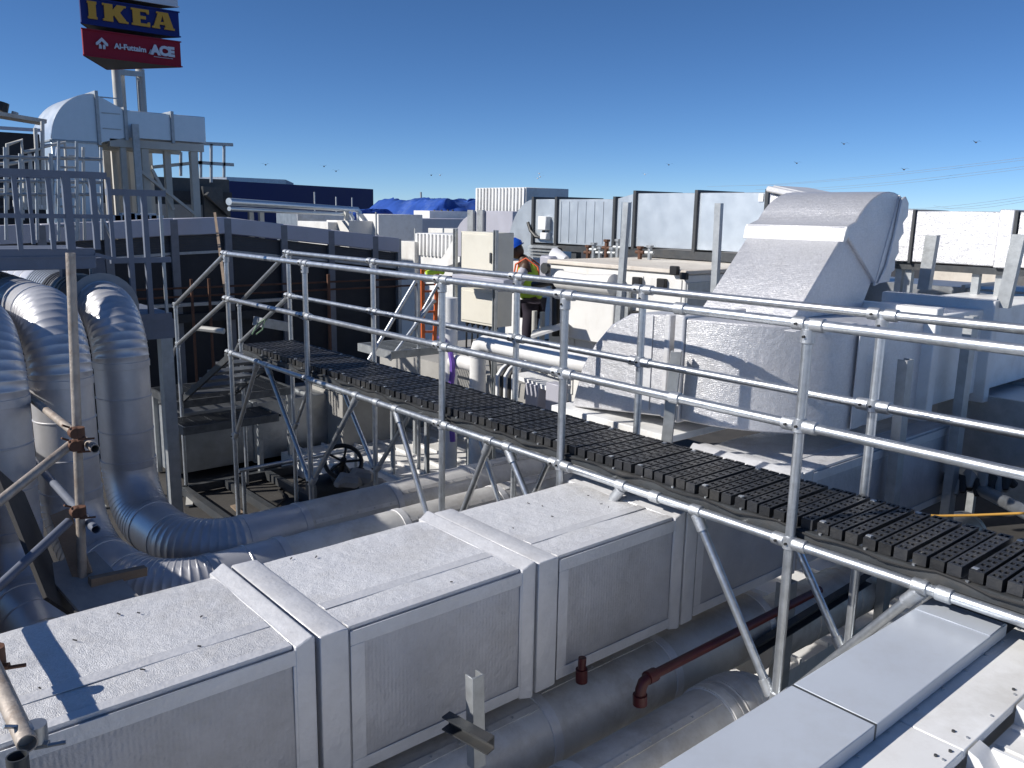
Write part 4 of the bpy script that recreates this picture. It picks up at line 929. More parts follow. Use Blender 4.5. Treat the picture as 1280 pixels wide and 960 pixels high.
# ------------------------------------------------------------------ white air handling unit
AX = 7.0
au = thing('air_unit', (8,6.5,1.3), 'large white weathered air unit with black isolators beyond the walkway', 'air unit')
y_f, y_b = 5.46, 7.5; zt4 = 2.93
MB().box((AX,y_f,1.3), (9.0,y_b,zt4)).build('casing', M['whitedirty'], au, bevel=.012)
MB().box((AX-.03,y_f-.03,zt4+.001), (9.1,y_b+.03,zt4+.05)).build('cover_edge', M['cream'], au, bevel=.01)
for a, b in ((5.5,5.98),(6.02,6.5),(6.54,7.0),(7.04,7.46)):
    MB().box((AX-.014,a,1.4), (AX-.001,b,2.36 if a > 6.5 else zt4-.05)).build('door_panel', M['whitedirty'], au, bevel=.004)
for (px, py, s) in ((829,354,.055),(798,352,.055),(797,394,.055),(829,398,.05),(720,380,.045),(728,388,.045),(738,388,.045),(719,414,.05),(845,338,.05),(857,345,.04)):
    p = at(px, py, x=AX-.02); MB().box((AX-.07,p.y-s,p.z-s*.9), (AX-.015,p.y+s,p.z+s*.9)).build('isolator', M['cable'], au, bevel=.008)
for q in (789, 849): 
    p = at(q,370,x=AX); MB().channel((AX-.06,p.y,1.5), (AX-.06,p.y,2.75 if q < 800 else 2.6), .10, .04, .006, V(0,1,0)).build('mullion', M['steel'], au)
MB().path([at(728,390,x=AX-.03), at(726,400,x=AX-.05), at(735,408,x=AX-.05), at(720,414,x=AX-.04)], .012, 6).build('cable', M['cable'], au)
MB().path([at(738,390,x=AX-.03), at(740,402,x=AX-.05), at(728,408,x=AX-.05)], .012, 6).build('cable', M['cable'], au)
MB().box((AX-.02,at(806,392,x=AX).y,at(800,396,x=AX).z), (AX-.015,at(801,392,x=AX).y,at(800,390,x=AX).z)).build('warning_label', mat('yellow_sticker',(.7,.55,.1)), au)
MB().box((AX+.02,5.44,1.4), (8.9,5.458,2.85)).build('end_panel', M['steel'], au)
# canvas connection bulging from its left part
cv = thing('canvas_connector', (6.9,6.9,2.4), 'pale bulging canvas connector on the left of the white air unit', 'connector')
pa, pb = at(700,343,x=6.85), at(768,347,x=6.85)
MB().path([pa+V(0,.1,-.06), pa+V(0,0,-.06), (pa+pb)/2+V(0,0,-.08), pb+V(0,0,-.08), pb-V(0,.05,.08)], .1, 16, True, [.05,.11,.10,.12,.05]).build('canvas_roll', M['whitedirty'], cv)
MB().box((6.86,pb.y,pb.z-.75), (6.98,pa.y,pb.z-.1)).build('side_panel', M['whitedirty'], cv, bevel=.01)
# lettering R K on the white wall just above the rail
def text_mesh(s, size, material, extrude=.002, bold=0):
    cu = bpy.data.curves.new('lettering', 'FONT'); cu.body = s; cu.size = size; cu.extrude = extrude; cu.offset = bold; cu.align_x = 'CENTER'; cu.align_y = 'CENTER'; cu.resolution_u = 3
    o = bpy.data.objects.new('tmp', cu); COL.objects.link(o); dg = bpy.context.evaluated_depsgraph_get(); dg.update()
    me = bpy.data.meshes.new_from_object(o.evaluated_get(dg)); bpy.data.objects.remove(o); me.name = 'lettering'; me.materials.clear(); me.materials.append(material); return me
def place_text(me, p, right, up, parent, name='lettering'):
    o = bpy.data.objects.new(name, me); COL.objects.link(o); put(o, p, parent)
    n = right.cross(up); o.rotation_euler = Matrix((right, up, n)).transposed().to_euler(); return o
p = at(715,360,x=6.84); place_text(text_mesh('RK', .15, M['label'], .002, .004), p, V(0,-1,0), V(0,0,1), cv)
# things on top of / beside unit
kt = thing('pump_motor', at(682,335,x=7.2), 'small grey motor with white cap on the white air unit', 'motor')
p = at(680,345,x=7.2); MB().box((p.x,p.y-.1,p.z-.05), (p.x+.2,p.y+.1,p.z+.25)).build('housing', M['coping'], kt, bevel=.02); MB().tube(p+V(-.05,-.05,.1), p+V(.0,-.05,.1), .07, 12).build('shaft_cap', M['darksteel'], kt)
MB().tube(p+V(.1,-.25,-.03), p+V(.1,-.25,.2), .06, 10).build('filter_pot', M['white'], kt)
tag(MB().path([at(686,326,x=7.4), at(695,321,x=7.4), at(708,325,x=7.4)], .1, 10, True, [.03,.12,.05]).build('crumpled_sheet', M['sign_white']), 'crumpled pale sheet on top of the white air unit', 'sheet')
for i, (px, py) in enumerate(((735,320),(742,316),(750,319),(758,315),(765,319),(772,314),(800,318),(812,320))):
    p = at(px, py, x=8.2); h = random.uniform(.06,.16); m = MB(); m.tube(p-V(0,0,.12), p+V(0,0,h), .028, 8); m.path([p+V(0,-.06,h*.4), p+V(0,.07,h*.4)], .022, 8); m.tube(p+V(0,0,h), p+V(0,0,h+.03), .045, 8)
    tag(m.build('pipework_fitting', M['steel'] if i % 3 else M['rustred']), 'small metal valve fitting on the top of the air unit' if i % 3 else 'small rust red valve fitting on the top of the air unit', 'pipe fitting', 'grey fittings along the air unit top' if i % 3 else 'rusty fittings along the air unit top')
for q, w in ((822,22),(860,10),(905,14),(925,9)):
    p = at(q,326,x=10.3); h = .18 if q != 822 else .28
    tag(MB().box((p.x,p.y-.008*w,2.4), (p.x+.5,p.y+.008*w,p.z+h*.4)).build('roof_box', M['white'] if q > 850 else M['darksteel'], bevel=.02), {822:'dark box beneath the galvanised duct on the air unit',860:'white box under the middle of the galvanised duct',905:'white box left of the sloping duct foot, below the duct',925:'small white box beside the sloping duct, furthest right of the row'}[q], 'box')
# lower white roofs behind the worker's legs, pipes
tag(MB().box((6.75,7.6,1.2), (8.8,11.0,1.45)).build('service_deck', M['concrete']), 'grey service deck that the worker stands on', 'deck')
for i, q in enumerate((668, 678, 690)):
    p = at(q,400,x=7.2); tag(MB().tube((p.x,p.y,1.46), (p.x,p.y,2.3), .035, 10).build('riser_pipe', M['polewhite']), ('left of three thin pale riser pipes just right of the worker','middle of three thin pale riser pipes just right of the worker','right of three thin pale riser pipes, nearest the air unit')[i], 'pipe', 'thin riser pipes by the worker')
tag(MB().path([at(668,356,x=7.0), at(690,352,x=6.9), at(695,356,x=6.9), at(695,420,x=6.9)], .05, 10).build('bent_pipe', M['cable']), 'dark bent pipe right of the worker', 'pipe')
tag(MB().beam(at(665,418,x=6.6), at(710,404,x=6.9), .5, .03).build('loose_sheet', M['white']), 'white panel lying aslant at the foot of the air unit', 'panel')

# ------------------------------------------------------------------ worker
def worker():
    root = thing('person', (7.6,8.9,1.45), 'worker in blue helmet and hi vis yellow vest stooping beside the beige cabinet', 'person')
    o_ = at(660,425,d=11.4); o_.z = 1.45; fw = -Rh.copy()*.92+Fh*.2; fw.normalize(); sd_ = V(-fw.y, fw.x, 0)
    def J(f, s, z): return o_ + fw*f + sd_*s + V(0,0,z)
    jts = {'pel':(J(-.05,0,.90),.14), 'wai':(J(-.03,0,1.06),.135), 'che':(J(.02,0,1.30),.155), 'nec':(J(.09,0,1.47),.07), 'hd0':(J(.13,0,1.52),.065),
           'shl':(J(.03,.18,1.39),.07), 'ell':(J(.10,.23,1.12),.048), 'wrl':(J(.30,.16,1.02),.034), 'shr':(J(.03,-.18,1.39),.07), 'elr':(J(.10,-.23,1.12),.048), 'wrr':(J(.30,-.14,1.04),.034),
           'hil':(J(-.05,.09,.84),.10), 'knl':(J(.0,.10,.47),.065), 'anl':(J(-.05,.10,.09),.045), 'tol':(J(.13,.11,.04),.04),
           'hir':(J(-.05,-.09,.84),.10), 'knr':(J(-.02,-.10,.47),.065), 'anr':(J(-.09,-.10,.09),.045), 'tor':(J(.09,-.11,.04),.04)}
    ed = [('pel','wai'),('wai','che'),('che','nec'),('nec','hd0'),('che','shl'),('shl','ell'),('ell','wrl'),('che','shr'),('shr','elr'),('elr','wrr'),('pel','hil'),('hil','knl'),('knl','anl'),('anl','tol'),('pel','hir'),('hir','knr'),('knr','anr'),('anr','tor')]
    def skin(jset, edges, name, material, grow=0., sub=2, slots=None):
        names = list(dict.fromkeys([n for e in edges for n in e])); me = bpy.data.meshes.new(name)
        me.from_pydata([jset[n][0]-o_ for n in names], [(names.index(a), names.index(b)) for a, b in edges], [])
        ob = bpy.data.objects.new(name, me); COL.objects.link(ob); ob.modifiers.new('skin','SKIN'); 
        for i, n in enumerate(names):
            sv_ = me.skin_vertices[0].data[i]; sv_.radius = (jset[n][1]+grow,)*2; sv_.use_root = (i == 0)
        sb = ob.modifiers.new('sub','SUBSURF'); sb.levels = sub; sb.render_levels = sub
        dg = bpy.context.evaluated_depsgraph_get(); dg.update(); m2 = bpy.data.meshes.new_from_object(ob.evaluated_get(dg)); bpy.data.objects.remove(ob)
        m2.materials.clear(); m2.materials.append(material); m2.polygons.foreach_set('use_smooth', [True]*len(m2.polygons))
        r = bpy.data.objects.new(name, m2); COL.objects.link(r); put(r, o_, root); return r
    # fingers join the wrists
    for sgn, wn_ in ((1,'wrl'),(-1,'wrr')):
        w0 = jts[wn_][0]; jts[wn_+'p'] = (w0+fw*.08-V(0,0,.02), .036); ed.append((wn_, wn_+'p'))
        for k in range(4):
            a_ = w0+fw*.13-V(0,0,.02+.004*k)+sd_*(.026-.017*k)*sgn; jts[f'{wn_}{k}a'] = (a_, .0105); ed.append((wn_+'p', f'{wn_}{k}a'))
            jts[f'{wn_}{k}b'] = (a_+fw*(.045-.004*abs(k-1.4))-V(0,0,.03), .009); ed.append((f'{wn_}{k}a', f'{wn_}{k}b'))
        a_ = w0+fw*.07+sd_*.05*-sgn-V(0,0,.01); jts[wn_+'t'] = (a_, .011); ed.append((wn_+'p', wn_+'t'))
    body = skin(jts, ed, 'body', M['skin'], 0, 1)
    # head with nose, brow, ears
    hc = J(.19,0,1.585); m = MB(); loops = []
    tilt = (fw*.55+V(0,0,.84)).normalized(); ff = (fw*.84-V(0,0,.55)).normalized()
    for i in range(13):
        v_ = -1+2*i/12; rr = math.sqrt(max(.02, 1-v_*v_)); L = []
        for k in range(20):
            t = 6.28318*k/20; c_, s_ = math.cos(t), math.sin(t)
            r1 = .100*rr*(1+(.06 if v_ < -.2 and c_ > .5 else 0)); r2 = .076*rr*(.92 if v_ < -.3 else 1)
            pnt = hc + tilt*(v_*.125) + ff*(c_*r1 + (.018 if (abs(t) < .2 or t > 6.1) and -.45 < v_ < .05 else 0)) + sd_*(s_*r2)
            L.append(pnt)
        loops.append(L)
    m.loft(loops)
    m.build('head', M['skin'], root)
    for s_ in (1,-1):
        e = hc+sd_*.078*s_-ff*.005; MB().path([e-tilt*.03, e, e+tilt*.03], .012, 8, True, [.008,.016,.010]).build('ear', M['skin'], root)
        e = hc+ff*.092+sd_*.03*s_+tilt*.012; MB().path([e-sd_*.008, e+sd_*.008], .007, 8).build('eye', M['polewhite'], root)
    e = hc+ff*.095-tilt*.062; MB().path([e-sd_*.022, e+sd_*.022], .006, 6).build('mouth', M['sign_red'], root)
    # helmet
    m = MB(); hh = hc+tilt*.035; loops = []
    for i in range(8):
        a_ = R(90)*i/7; loops.append([hh+tilt*(.118*math.sin(a_)) + ff*math.cos(6.28318*k/22)*(.128*math.cos(a_)+.002) + sd_*math.sin(6.28318*k/22)*(.108*math.cos(a_)+.002) for k in range(22)])
    m.loft(loops); h = m.build('helmet', M['helmet'], root)
    m = MB(); m.loft([[hh+tilt*z_ + ff*(math.cos(6.28318*k/22)*(.128+b_) + (.035 if math.cos(6.28318*k/22) > .3 else 0)*(1 if b_ > 0 else 0)) + sd_*math.sin(6.28318*k/22)*(.108+b_) for k in range(22)] for z_, b_ in ((0,0),(-.004,.014),(-.010,.014),(-.010,0))]); m.build('helmet_brim', M['helmet'], root)
    MB().path([hh+ff*.12+tilt*.03, hh+ff*.07+tilt*.105, hh+tilt*.125, hh-ff*.07+tilt*.105, hh-ff*.12+tilt*.03], .012, 8).build('helmet_ridge', M['helmet'], root)
    # clothes
    vj = dict(jts); vest = [('pel','wai'),('wai','che'),('che','shl'),('che','shr'),('che','nk2')]; vj['nk2'] = (J(.05,0,1.45),.085)
    vj['shl'] = (J(.03,.14,1.40),.062); vj['shr'] = (J(.03,-.14,1.40),.062); vj['pel'] = (J(-.05,0,.90),.15)
    skin(vj, vest, 'vest', M['hivis'], .055, 1)
    vj['shl'] = jts['shl']; vj['shr'] = jts['shr']
    for a_, b_ in (('shl','ell'),('shr','elr')):
        pj = {a_: (jts[a_][0], .075), b_: (jts[b_][0], .05), 'w': (jts[b_][0].lerp(jts['wrl' if a_ == 'shl' else 'wrr'][0], .8), .04)}
        skin(pj, [(a_, b_), (b_, 'w')], 'sleeve', M['shirt'], .012, 1)
    for s_ in (.10,-.10):
        MB().path([J(.20,s_,1.22), J(.17,s_,1.40), J(.03,s_*1.1,1.485), J(-.13,s_*1.1,1.38), J(-.19,s_*1.1,1.15)], .013, 8).build('vest_band', M['hivis_or'], root)
    pts = [J(-.03+.185*math.cos(t*.5236), .185*math.sin(t*.5236), 1.10) for t in range(13)]
    MB().path(pts, .024, 8).build('reflective_strip', M['tape'], root)
    tj = {k_: v_ for k_, v_ in jts.items()}
    skin(tj, [('pel','hil'),('hil','knl'),('knl','anl'),('pel','hir'),('hir','knr'),('knr','anr')], 'trousers', M['trousers'], .018, 1)
    for a_, b_ in (('anl','tol'),('anr','tor')):
        MB().path([jts[a_][0]-fw*.04-V(0,0,.03), jts[a_][0]+fw*.03-V(0,0,.035), jts[b_][0]+fw*.03], .05, 10, True, [.045,.055,.04]).build('boot', M['rubber'], root)
worker()

# ------------------------------------------------------------------ background roofscape
def far_box(name, label, cat, px0, px1, py0, py1, d, depth=1.2, mt='white', group=None, ribs=0, base=0., bev=.01):
    """axis aligned casing whose -x face spans the pixels at distance d"""
    a = at(px0, py0, d=d); X = a.x; b = at(px1, py1, x=X); z1 = a.z; z0 = base if base is not None else b.z
    root = thing(name, (X+depth/2,(a.y+b.y)/2,z0), label, cat, group)
    MB().box((X,b.y,z0), (X+depth,a.y,z1)).build('casing', M[mt], root, bevel=bev)
    if ribs:
        w = (a.y-b.y)/ribs
        for i in range(ribs): MB().box((X-.05,b.y+w*(i+.2),z1-(z1-b.z)), (X-.001,b.y+w*(i+.72),z1-.01)).build('rib', M[mt], root, bevel=.008)
    return root
far_box('ribbed_housing', 'tall white ribbed metal box standing out against the sky at the centre', 'housing', 595, 657, 235, 265, 25, 1.6, 'white', ribs=15)
far_box('ribbed_housing', 'low white ribbed metal box left of the beige cabinet', 'housing', 520, 571, 291, 323, 19, 1.2, 'white', ribs=11)
far_box('white_casing', 'white box with a dark flue pipe left of the low ribbed box, below the tarpaulins', 'air unit', 500, 518, 301, 320, 19.3, 1.0, 'whitedirty')
far_box('white_casing', 'crisp white cube seen above the barrier coping, in front of the left tarpaulin', 'air unit', 447, 473, 267, 290, 27, 1.6, 'white')
far_box('white_casing', 'long grey sided white unit with small louvres in front of the blue tarpaulins', 'air unit', 486, 522, 272, 296, 29, 4.0, 'coping')
far_box('white_casing', 'white topped box in front of the gap between the tarpaulins', 'air unit', 517, 537, 263, 290, 31, 2.0, 'white')
far_box('white_casing', 'small off white box over the barrier coping, left of the crisp white cube', 'air unit', 408, 436, 275, 292, 27, 1.2, 'whitedirty')
far_box('white_casing', 'flat grey unit over the barrier coping below the silver pipe, far left', 'air unit', 345, 372, 264, 285, 30, 2.0, 'oldsheet')
far_box('white_casing', 'long low white unit just above the barrier coping, right of the flat grey unit', 'air unit', 372, 410, 276, 292, 28, 1.2, 'white')
far_box('white_casing', 'pale low casing between the low ribbed box and the rounded duct', 'air unit', 535, 575, 285, 300, 22, 1.5, 'whitedirty')
# rounded pale ducts behind the cabinet
def hood(label, pxs, top, bot, d, depth, mt, flat):
    a = at(pxs[0], bot, d=d); X = a.x; b = at(pxs[1], bot, x=X); zt = at(pxs[1], top, x=X).z
    root = thing('rounded_duct', (X, (a.y+b.y)/2, 0), label, 'duct'); w = abs(a.y-b.y)*flat; pl_ = [(b.y,a.z-.3),(b.y,zt)]
    for k in range(9):
        t = R(90)*k/8; pl_.append((a.y-w+w*math.sin(t), a.z+(zt-a.z)*math.cos(t)))
    pl_.append((a.y, a.z-.3)); MB().prism(pl_, 0, X, X+depth).build('duct_shell', M[mt], root, bevel=.01)
    return root, X
h1, hx = hood('pale grey rounded duct elbow behind the top of the beige cabinet', (568,640), 264, 300, 16, 1.2, 'coping', .55)
for q in (588, 600):
    p = at(q,290,x=hx-.05); MB().box((hx-.06,p.y-.08,1.5), (hx-.002,p.y+.08,at(q,266,x=hx).z+.05)).build('standing_panel', M['steel'], h1)
tag(MB().prism([(at(546,333,x=10).y,at(546,333,x=10).z),(at(570,292,x=10).y,at(570,292,x=10).z),(at(575,292,x=10).y,at(575,292,x=10).z),(at(575,320,x=10).y,at(575,328,x=10).z),(at(556,333,x=10).y,at(556,334,x=10).z)], 0, 10, 10.8).build('sloped_panel', M['white'], bevel=.01), 'white sloped metal panel immediately left of the beige cabinet', 'panel')
# silver pipe over the barrier with legs
spp = thing('silver_pipe', at(360,260,d=24), 'long silver pipe on stands running above the barrier coping', 'pipe')
p, q = at(286,252,d=22), at(446,262,d=27)
MB().path([p, q, at(449,266,d=27), at(449,295,d=27)], .09, 14).build('pipe_run', M['sheet'], spp)
MB().path([p-V(0,0,.17), at(438,268,d=27), at(441,272,d=27), at(441,295,d=27)], .055, 12).build('pipe_run', M['sheet'], spp)
for px in (313, 326, 433): 
    c_ = at(px,258,d=24 if px < 400 else 26.5); MB().box((c_.x-.06,c_.y-.06,0), (c_.x+.06,c_.y+.06,c_.z-.1)).build('stand', M['polewhite'], spp)
for px, top, d in ((393,240,30),(420,246,30),(440,247,32),(470,265,24),(519,285,19),(554,285,20)):
    c_ = at(px, top, d=d); tag(MB().tube((c_.x,c_.y,0), c_, .025, 6).build('thin_mast', M['steel']), {393:'tallest thin mast in front of the dark blue hall',420:'thin mast before the right part of the dark blue hall',440:'thin mast at the right end of the silver pipe',470:'thin mast beside the crisp white cube',519:'thin mast at the left edge of the low ribbed box',554:'thin mast above the low ribbed box'}[px], 'mast', 'thin masts on the far roof')
# tarpaulins: draped crumpled heaps
def tarp(label, px0, px1, pyt, pyb, d, depth, seed):
    a = at(px0, pyb, d=d); X = a.x; b = at(px1, pyb, x=X); zt = at((px0+px1)/2, pyt, x=X).z; z0 = a.z-.6
    nx, ny = 70, 40; m = MB(); vs = []; L = a.y-b.y
    for i in range(nx+1):
        for j in range(ny+1):
            u_, v_ = i/nx, j/ny
            prof = min(1, 3.5*v_)*min(1, 3.5*(1-v_)); z = z0+(zt-z0)*(prof**.6)*min(1,(6*u_)**.5 if u_ < .17 else 1)*min(1,(6*(1-u_))**.5 if u_ > .83 else 1)
            nv = Vector((u_*9+seed, v_*5, 0)); n_ = noise.noise(nv*.7)*.3+noise.noise(nv*1.6)*.2-abs(noise.noise(Vector((nv.x*1.5,nv.y*.5,4))))*.45-abs(noise.noise(Vector((nv.x*1.1+nv.y*1.6,nv.y*1.5,9))))*.22+.2
            vs.append((X+depth*v_+n_*.6-.3, b.y+L*u_+noise.noise(nv*2)*.15, z+n_*(zt-z0)*.35*prof))
    m.add(vs, [(i*(ny+1)+j, (i+1)*(ny+1)+j, (i+1)*(ny+1)+j+1, i*(ny+1)+j+1) for i in range(nx) for j in range(ny)])
    m.add([(X+.2,b.y,z0-2),(X+depth-.2,b.y,z0-2),(X+depth-.2,a.y,z0-2),(X+.2,a.y,z0-2),(X+.2,b.y,z0+.05),(X+depth-.2,b.y,z0+.05),(X+depth-.2,a.y,z0+.05),(X+.2,a.y,z0+.05)], [(0,3,2,1),(4,5,6,7),(0,1,5,4),(1,2,6,5),(2,3,7,6),(3,0,4,7)])
    tag(m.build('tarpaulin', M['tarp']), label, 'tarpaulin')
tarp('blue tarpaulin draped over plant, long heap in front of the dark blue building', 428, 543, 250, 282, 38, 5, 1.3)
tarp('bunched blue tarpaulin, small heap left of the tall white ribbed box', 541, 584, 252, 286, 36, 4, 7.7)
tarp('low blue tarpaulin end lying at the left below the silver pipe end', 416, 432, 263, 274, 34, 3, 3.1)
for i, px in enumerate((543,552,560,566)):
    c_ = at(px,262,d=33); tag(MB().tube((c_.x,c_.y,1), c_, .04, 6).build('scaffold_upright', M['darksteel']), 'thin dark scaffold upright beside the small tarpaulin heap', 'scaffold pole', 'scaffold uprights by the tarpaulins')
# dark blue hall
bh = thing('blue_hall', at(380,250,d=85), 'dark navy blue clad hall with flat roof far behind the barrier', 'building')
p, q = at(284,226,d=80), at(466.5,236.5,d=96); z1 = 5.9
def quad_wall(p, q, z0, z1, th=3.0):
    t = V(q.x-p.x, q.y-p.y, 0).normalized(); n = V(-t.y, t.x, 0)*th
    if n.dot(Fh) < 0: n = -n
    return MB().add([(p.x,p.y,z0),(q.x,q.y,z0),(q.x+n.x,q.y+n.y,z0),(p.x+n.x,p.y+n.y,z0),(p.x,p.y,p.z if z1 is None else z1),(q.x,q.y,q.z if z1 is None else z1),(q.x+n.x,q.y+n.y,q.z if z1 is None else z1),(p.x+n.x,p.y+n.y,p.z if z1 is None else z1)], [(0,3,2,1),(4,5,6,7),(0,1,5,4),(1,2,6,5),(2,3,7,6),(3,0,4,7)])
quad_wall(p, q, -9, None, 30).build('wall', M['navy'], bh)
p2, q2 = at(283,221,d=95), at(357,224.5,d=100); quad_wall(V(p2.x,p2.y,p2.z), V(q2.x,q2.y,q2.z), 2, None, 6).build('roof_screen', M['oldsheet'], bh)
q3 = at(367,229,d=100); quad_wall(V(q2.x,q2.y,q2.z), V(q3.x,q3.y,q3.z), 2, None, 6).build('roof_screen', M['oldsheet'], bh)

# ------------------------------------------------------------------ galvanised duct with elbow on legs, upper left
GY = 17.5
def G(px, py, y=GY): return at(px, py, y=y)
ge = thing('elevated_duct', G(150,200), 'large galvanised duct with round elbow raised on a steel frame below the tall sign', 'duct')
zb5 = (G(155,172).z+G(257,179).z)/2; zt5 = (G(158,137).z+G(256,147).z)/2; dep = 1.5
xA, xB, xC, xD, xE = G(64,178).x, G(124,178).x, G(157,160).x, G(215,160).x, G(257,165).x
zE = G(124,117.5).z; zEb = G(124,178).z
poly = [(xB,zEb),(xB,zE)]
for k in range(1,13):
    t = R(90)*k/12; poly.append((xB-(xB-xA)*math.sin(t)*1.0, zEb+(zE-zEb)*math.cos(t)))
MB().prism(poly, 1, GY, GY+dep).build('elbow_section', M['sheet'], ge, bevel=.01)
MB().box((xA,GY+.01,G(100,272).z-.4), (xB-.01,GY+dep-.01,zEb-.02)).build('drop_section', M['sheet'], ge, bevel=.01)
m = MB(); m.loft([[(xB+.02,GY,zEb),(xB+.02,GY+dep,zEb),(xB+.02,GY+dep,zE-.02),(xB+.02,GY,zE-.02)], [(xC,GY,zb5),(xC,GY+dep,zb5),(xC,GY+dep,zt5),(xC,GY,zt5)]]); m.build('taper_section', M['sheet'], ge)
for a_, b_ in ((xC+.04,xD-.02),(xD+.02,xE)): MB().box((a_,GY,zb5), (b_,GY+dep,zt5)).build('duct_section', M['sheet'], ge, bevel=.01)
for x_, za, zb in ((xB,zEb,zE),(xC,zb5,zt5),(xD,zb5,zt5)):
    MB().loft([[(x_+k_,q_[1],q_[2]) for q_ in ring(0,o_,GY,GY+dep,za,zb)] for k_, o_ in ((-.03,-.01),(-.025,.05),(.03,.05),(.035,-.01))]).build('flange', M['steel'], ge)
MB().box((xA-.03,GY-.03,zEb-.03), (xB,GY+dep+.03,zEb+.0)).build('flange', M['steel'], ge)
for i in range(3):
    z = zEb+.25+i*.28; MB().box((xB+.08,GY-.012,z), (xC-.08,GY+.02,z+.02)).build('stiffener_rib', M['steel'], ge)
fr = thing('duct_stand', G(200,240), 'pale steel frame of legs and diagonals carrying the raised galvanised duct', 'frame')
zf = 2.6
for px, yo, w in ((157,0,.10),(184,0,.13),(216,.2,.12),(245,0,.14),(150,1.4,.08),(172,1.4,.09),(204,1.4,.08)):
    x_ = G(px,220).x; MB().box((x_-w/2,GY+yo+.02,zf), (x_+w/2,GY+yo+w+.02,zb5-.18)).build('leg', M['polethin'], fr)
MB().box((xC-.3,GY+.0,zb5-.175), (xE-.05,GY+.14,zb5-.03)).build('beam', M['polethin'], fr); MB().box((xC-.3,GY+1.3,zb5-.176), (xE-.05,GY+1.44,zb5-.031)).build('beam', M['polethin'], fr)
MB().beam(G(172,211), G(244,268), .08, .05).build('diagonal', M['polethin'], fr); MB().beam(G(190,212,GY+.1), G(217,262,GY+.1), .07, .05).build('diagonal', M['polethin'], fr)
x_ = G(169,200).x; MB().channel((x_,GY-.16,zf), (x_,GY-.16,G(169,156).z), .12, .06, .012).build('tall_channel', M['steel'], fr)
tag(quad_wall(G(128,176,19.4), G(160,178,19.4), 2.5, None, .1).build('side_sheet', M['concrete']), 'pale grey sheet panel under the raised duct beside its elbow', 'panel')
tag(quad_wall(G(155,186,19.6), G(190,187,19.6), 3.2, None, .6).build('plant_box', M['polethin']), 'cream plant housing behind the legs of the raised duct', 'housing')
# railing to its right
rr_ = thing('roof_railing', G(270,205,19), 'thin grey railing beyond the right end of the raised duct', 'railing')
for p_, q_ in (((245,179),(291,181)),((245,203),(292,206)),((190,209),(250,203))): MB().beam(G(*p_,19), G(*q_,19), .05, .07).build('rail', M['steel'] if p_[0] > 200 else M['polewhite'], rr_)
for px, t_, b_ in ((251,185,222),(264,180,228),(280,182,222),(226,190,220)): MB().beam(G(px,t_,19), G(px,b_,19), .05, .05).build('post', M['steel'], rr_)
# dark plant building under it
pbx = thing('plant_building', G(200,240,22), 'dark plant building behind the legs of the raised duct', 'building')
a_, b_ = G(60,222,22), G(286,222,22); z1 = at(200,221,y=22).z
MB().box((a_.x,22,0), (b_.x,27,z1)).build('wall', M['darksteel'], pbx)
MB().box((a_.x,21.85,at(200,250,y=22).z), (b_.x,21.995,at(200,238,y=22).z)).build('dark_band', M['barrierlow'], pbx); MB().box((a_.x,21.8,1.5), (b_.x-.8,21.99,at(200,255,y=22).z)).build('grey_skirt', M['concrete'], pbx)
MB().box((b_.x-.8,21.7,1.5), (b_.x-.3,21.84,z1-.2)).build('post', M['darksteel'], pbx); MB().beam(at(258,242,y=21.6), at(285,268,y=21.6), .2, .1).build('brace', M['darksteel'], pbx)
for i in range(7):
    c_ = G(140+i*9,270,16.5); tag(MB().box((c_.x-.1,c_.y-.1,c_.z-.15), (c_.x+.12,c_.y+.1,c_.z+random.uniform(.0,.06))).build('paver_block', M['white']), f'small white block beyond the barrier coping, {("first","second","third","fourth","fifth","sixth","last")[i]} of the row from the left', 'block', 'white blocks beyond the coping')

# ------------------------------------------------------------------ tall three sided sign
sg = thing('sign_tower', (14,46,0), 'tall three sided rooftop sign with blue and red panels on round legs', 'sign')
pL = at(103.5,69.5,d=42); zS = pL.z; pR = at(228,84.5,z=zS)
fr_ = V(pR.x-pL.x, pR.y-pL.y, 0); SL = fr_.length; su = fr_.normalized(); sn = V(su.y, -su.x, 0)
if sn.dot(Fh) > 0: sn = -sn
pB = at(133.5,87.5,z=zS)
def sign_block(z0, z1, face_mat, o=0):
    tri = [pL, pR, pB]; m = MB(); c0 = (pL+pR+pB)/3
    tri = [V(t.x,t.y,0)+(V(t.x-c0.x,t.y-c0.y,0)*o) for t in tri]
    m.loft([[(t.x,t.y,z0) for t in tri], [(t.x,t.y,z1) for t in tri]], False)
    r = m.build('panel_box', face_mat, sg, bevel=.05)
    MB().add([(t.x*.999+c0.x*.001,t.y*.999+c0.y*.001,z0+.02) for t in tri], [(0,1,2)]).build('soffit', M['sign_under'], sg)
    MB().add([(t.x,t.y,z1-.02) for t in tri], [(0,1,2)]).build('top_sheet', M['sign_under'], sg)
    for e in (z0+.03, z1-.03):
        a_, b_ = tri[0]+sn*.03, tri[1]+sn*.03; MB().beam((a_.x,a_.y,e), (b_.x,b_.y,e), .05, .05).build('trim', face_mat, sg)
    return r
hR = 1.12
sign_block(zS, zS+hR, M['sign_red']); zI = zS+hR+.16; hI = 1.10; sign_block(zI, zI+hI, M['ikea_blue'])
zW = zI+hI+.17; sign_block(zW, zW+1.3, M['sign_white'])
def SP(u_, z, o=.06): return V(pL.x, pL.y, 0)+su*(u_*SL)+sn*o+V(0,0,z)
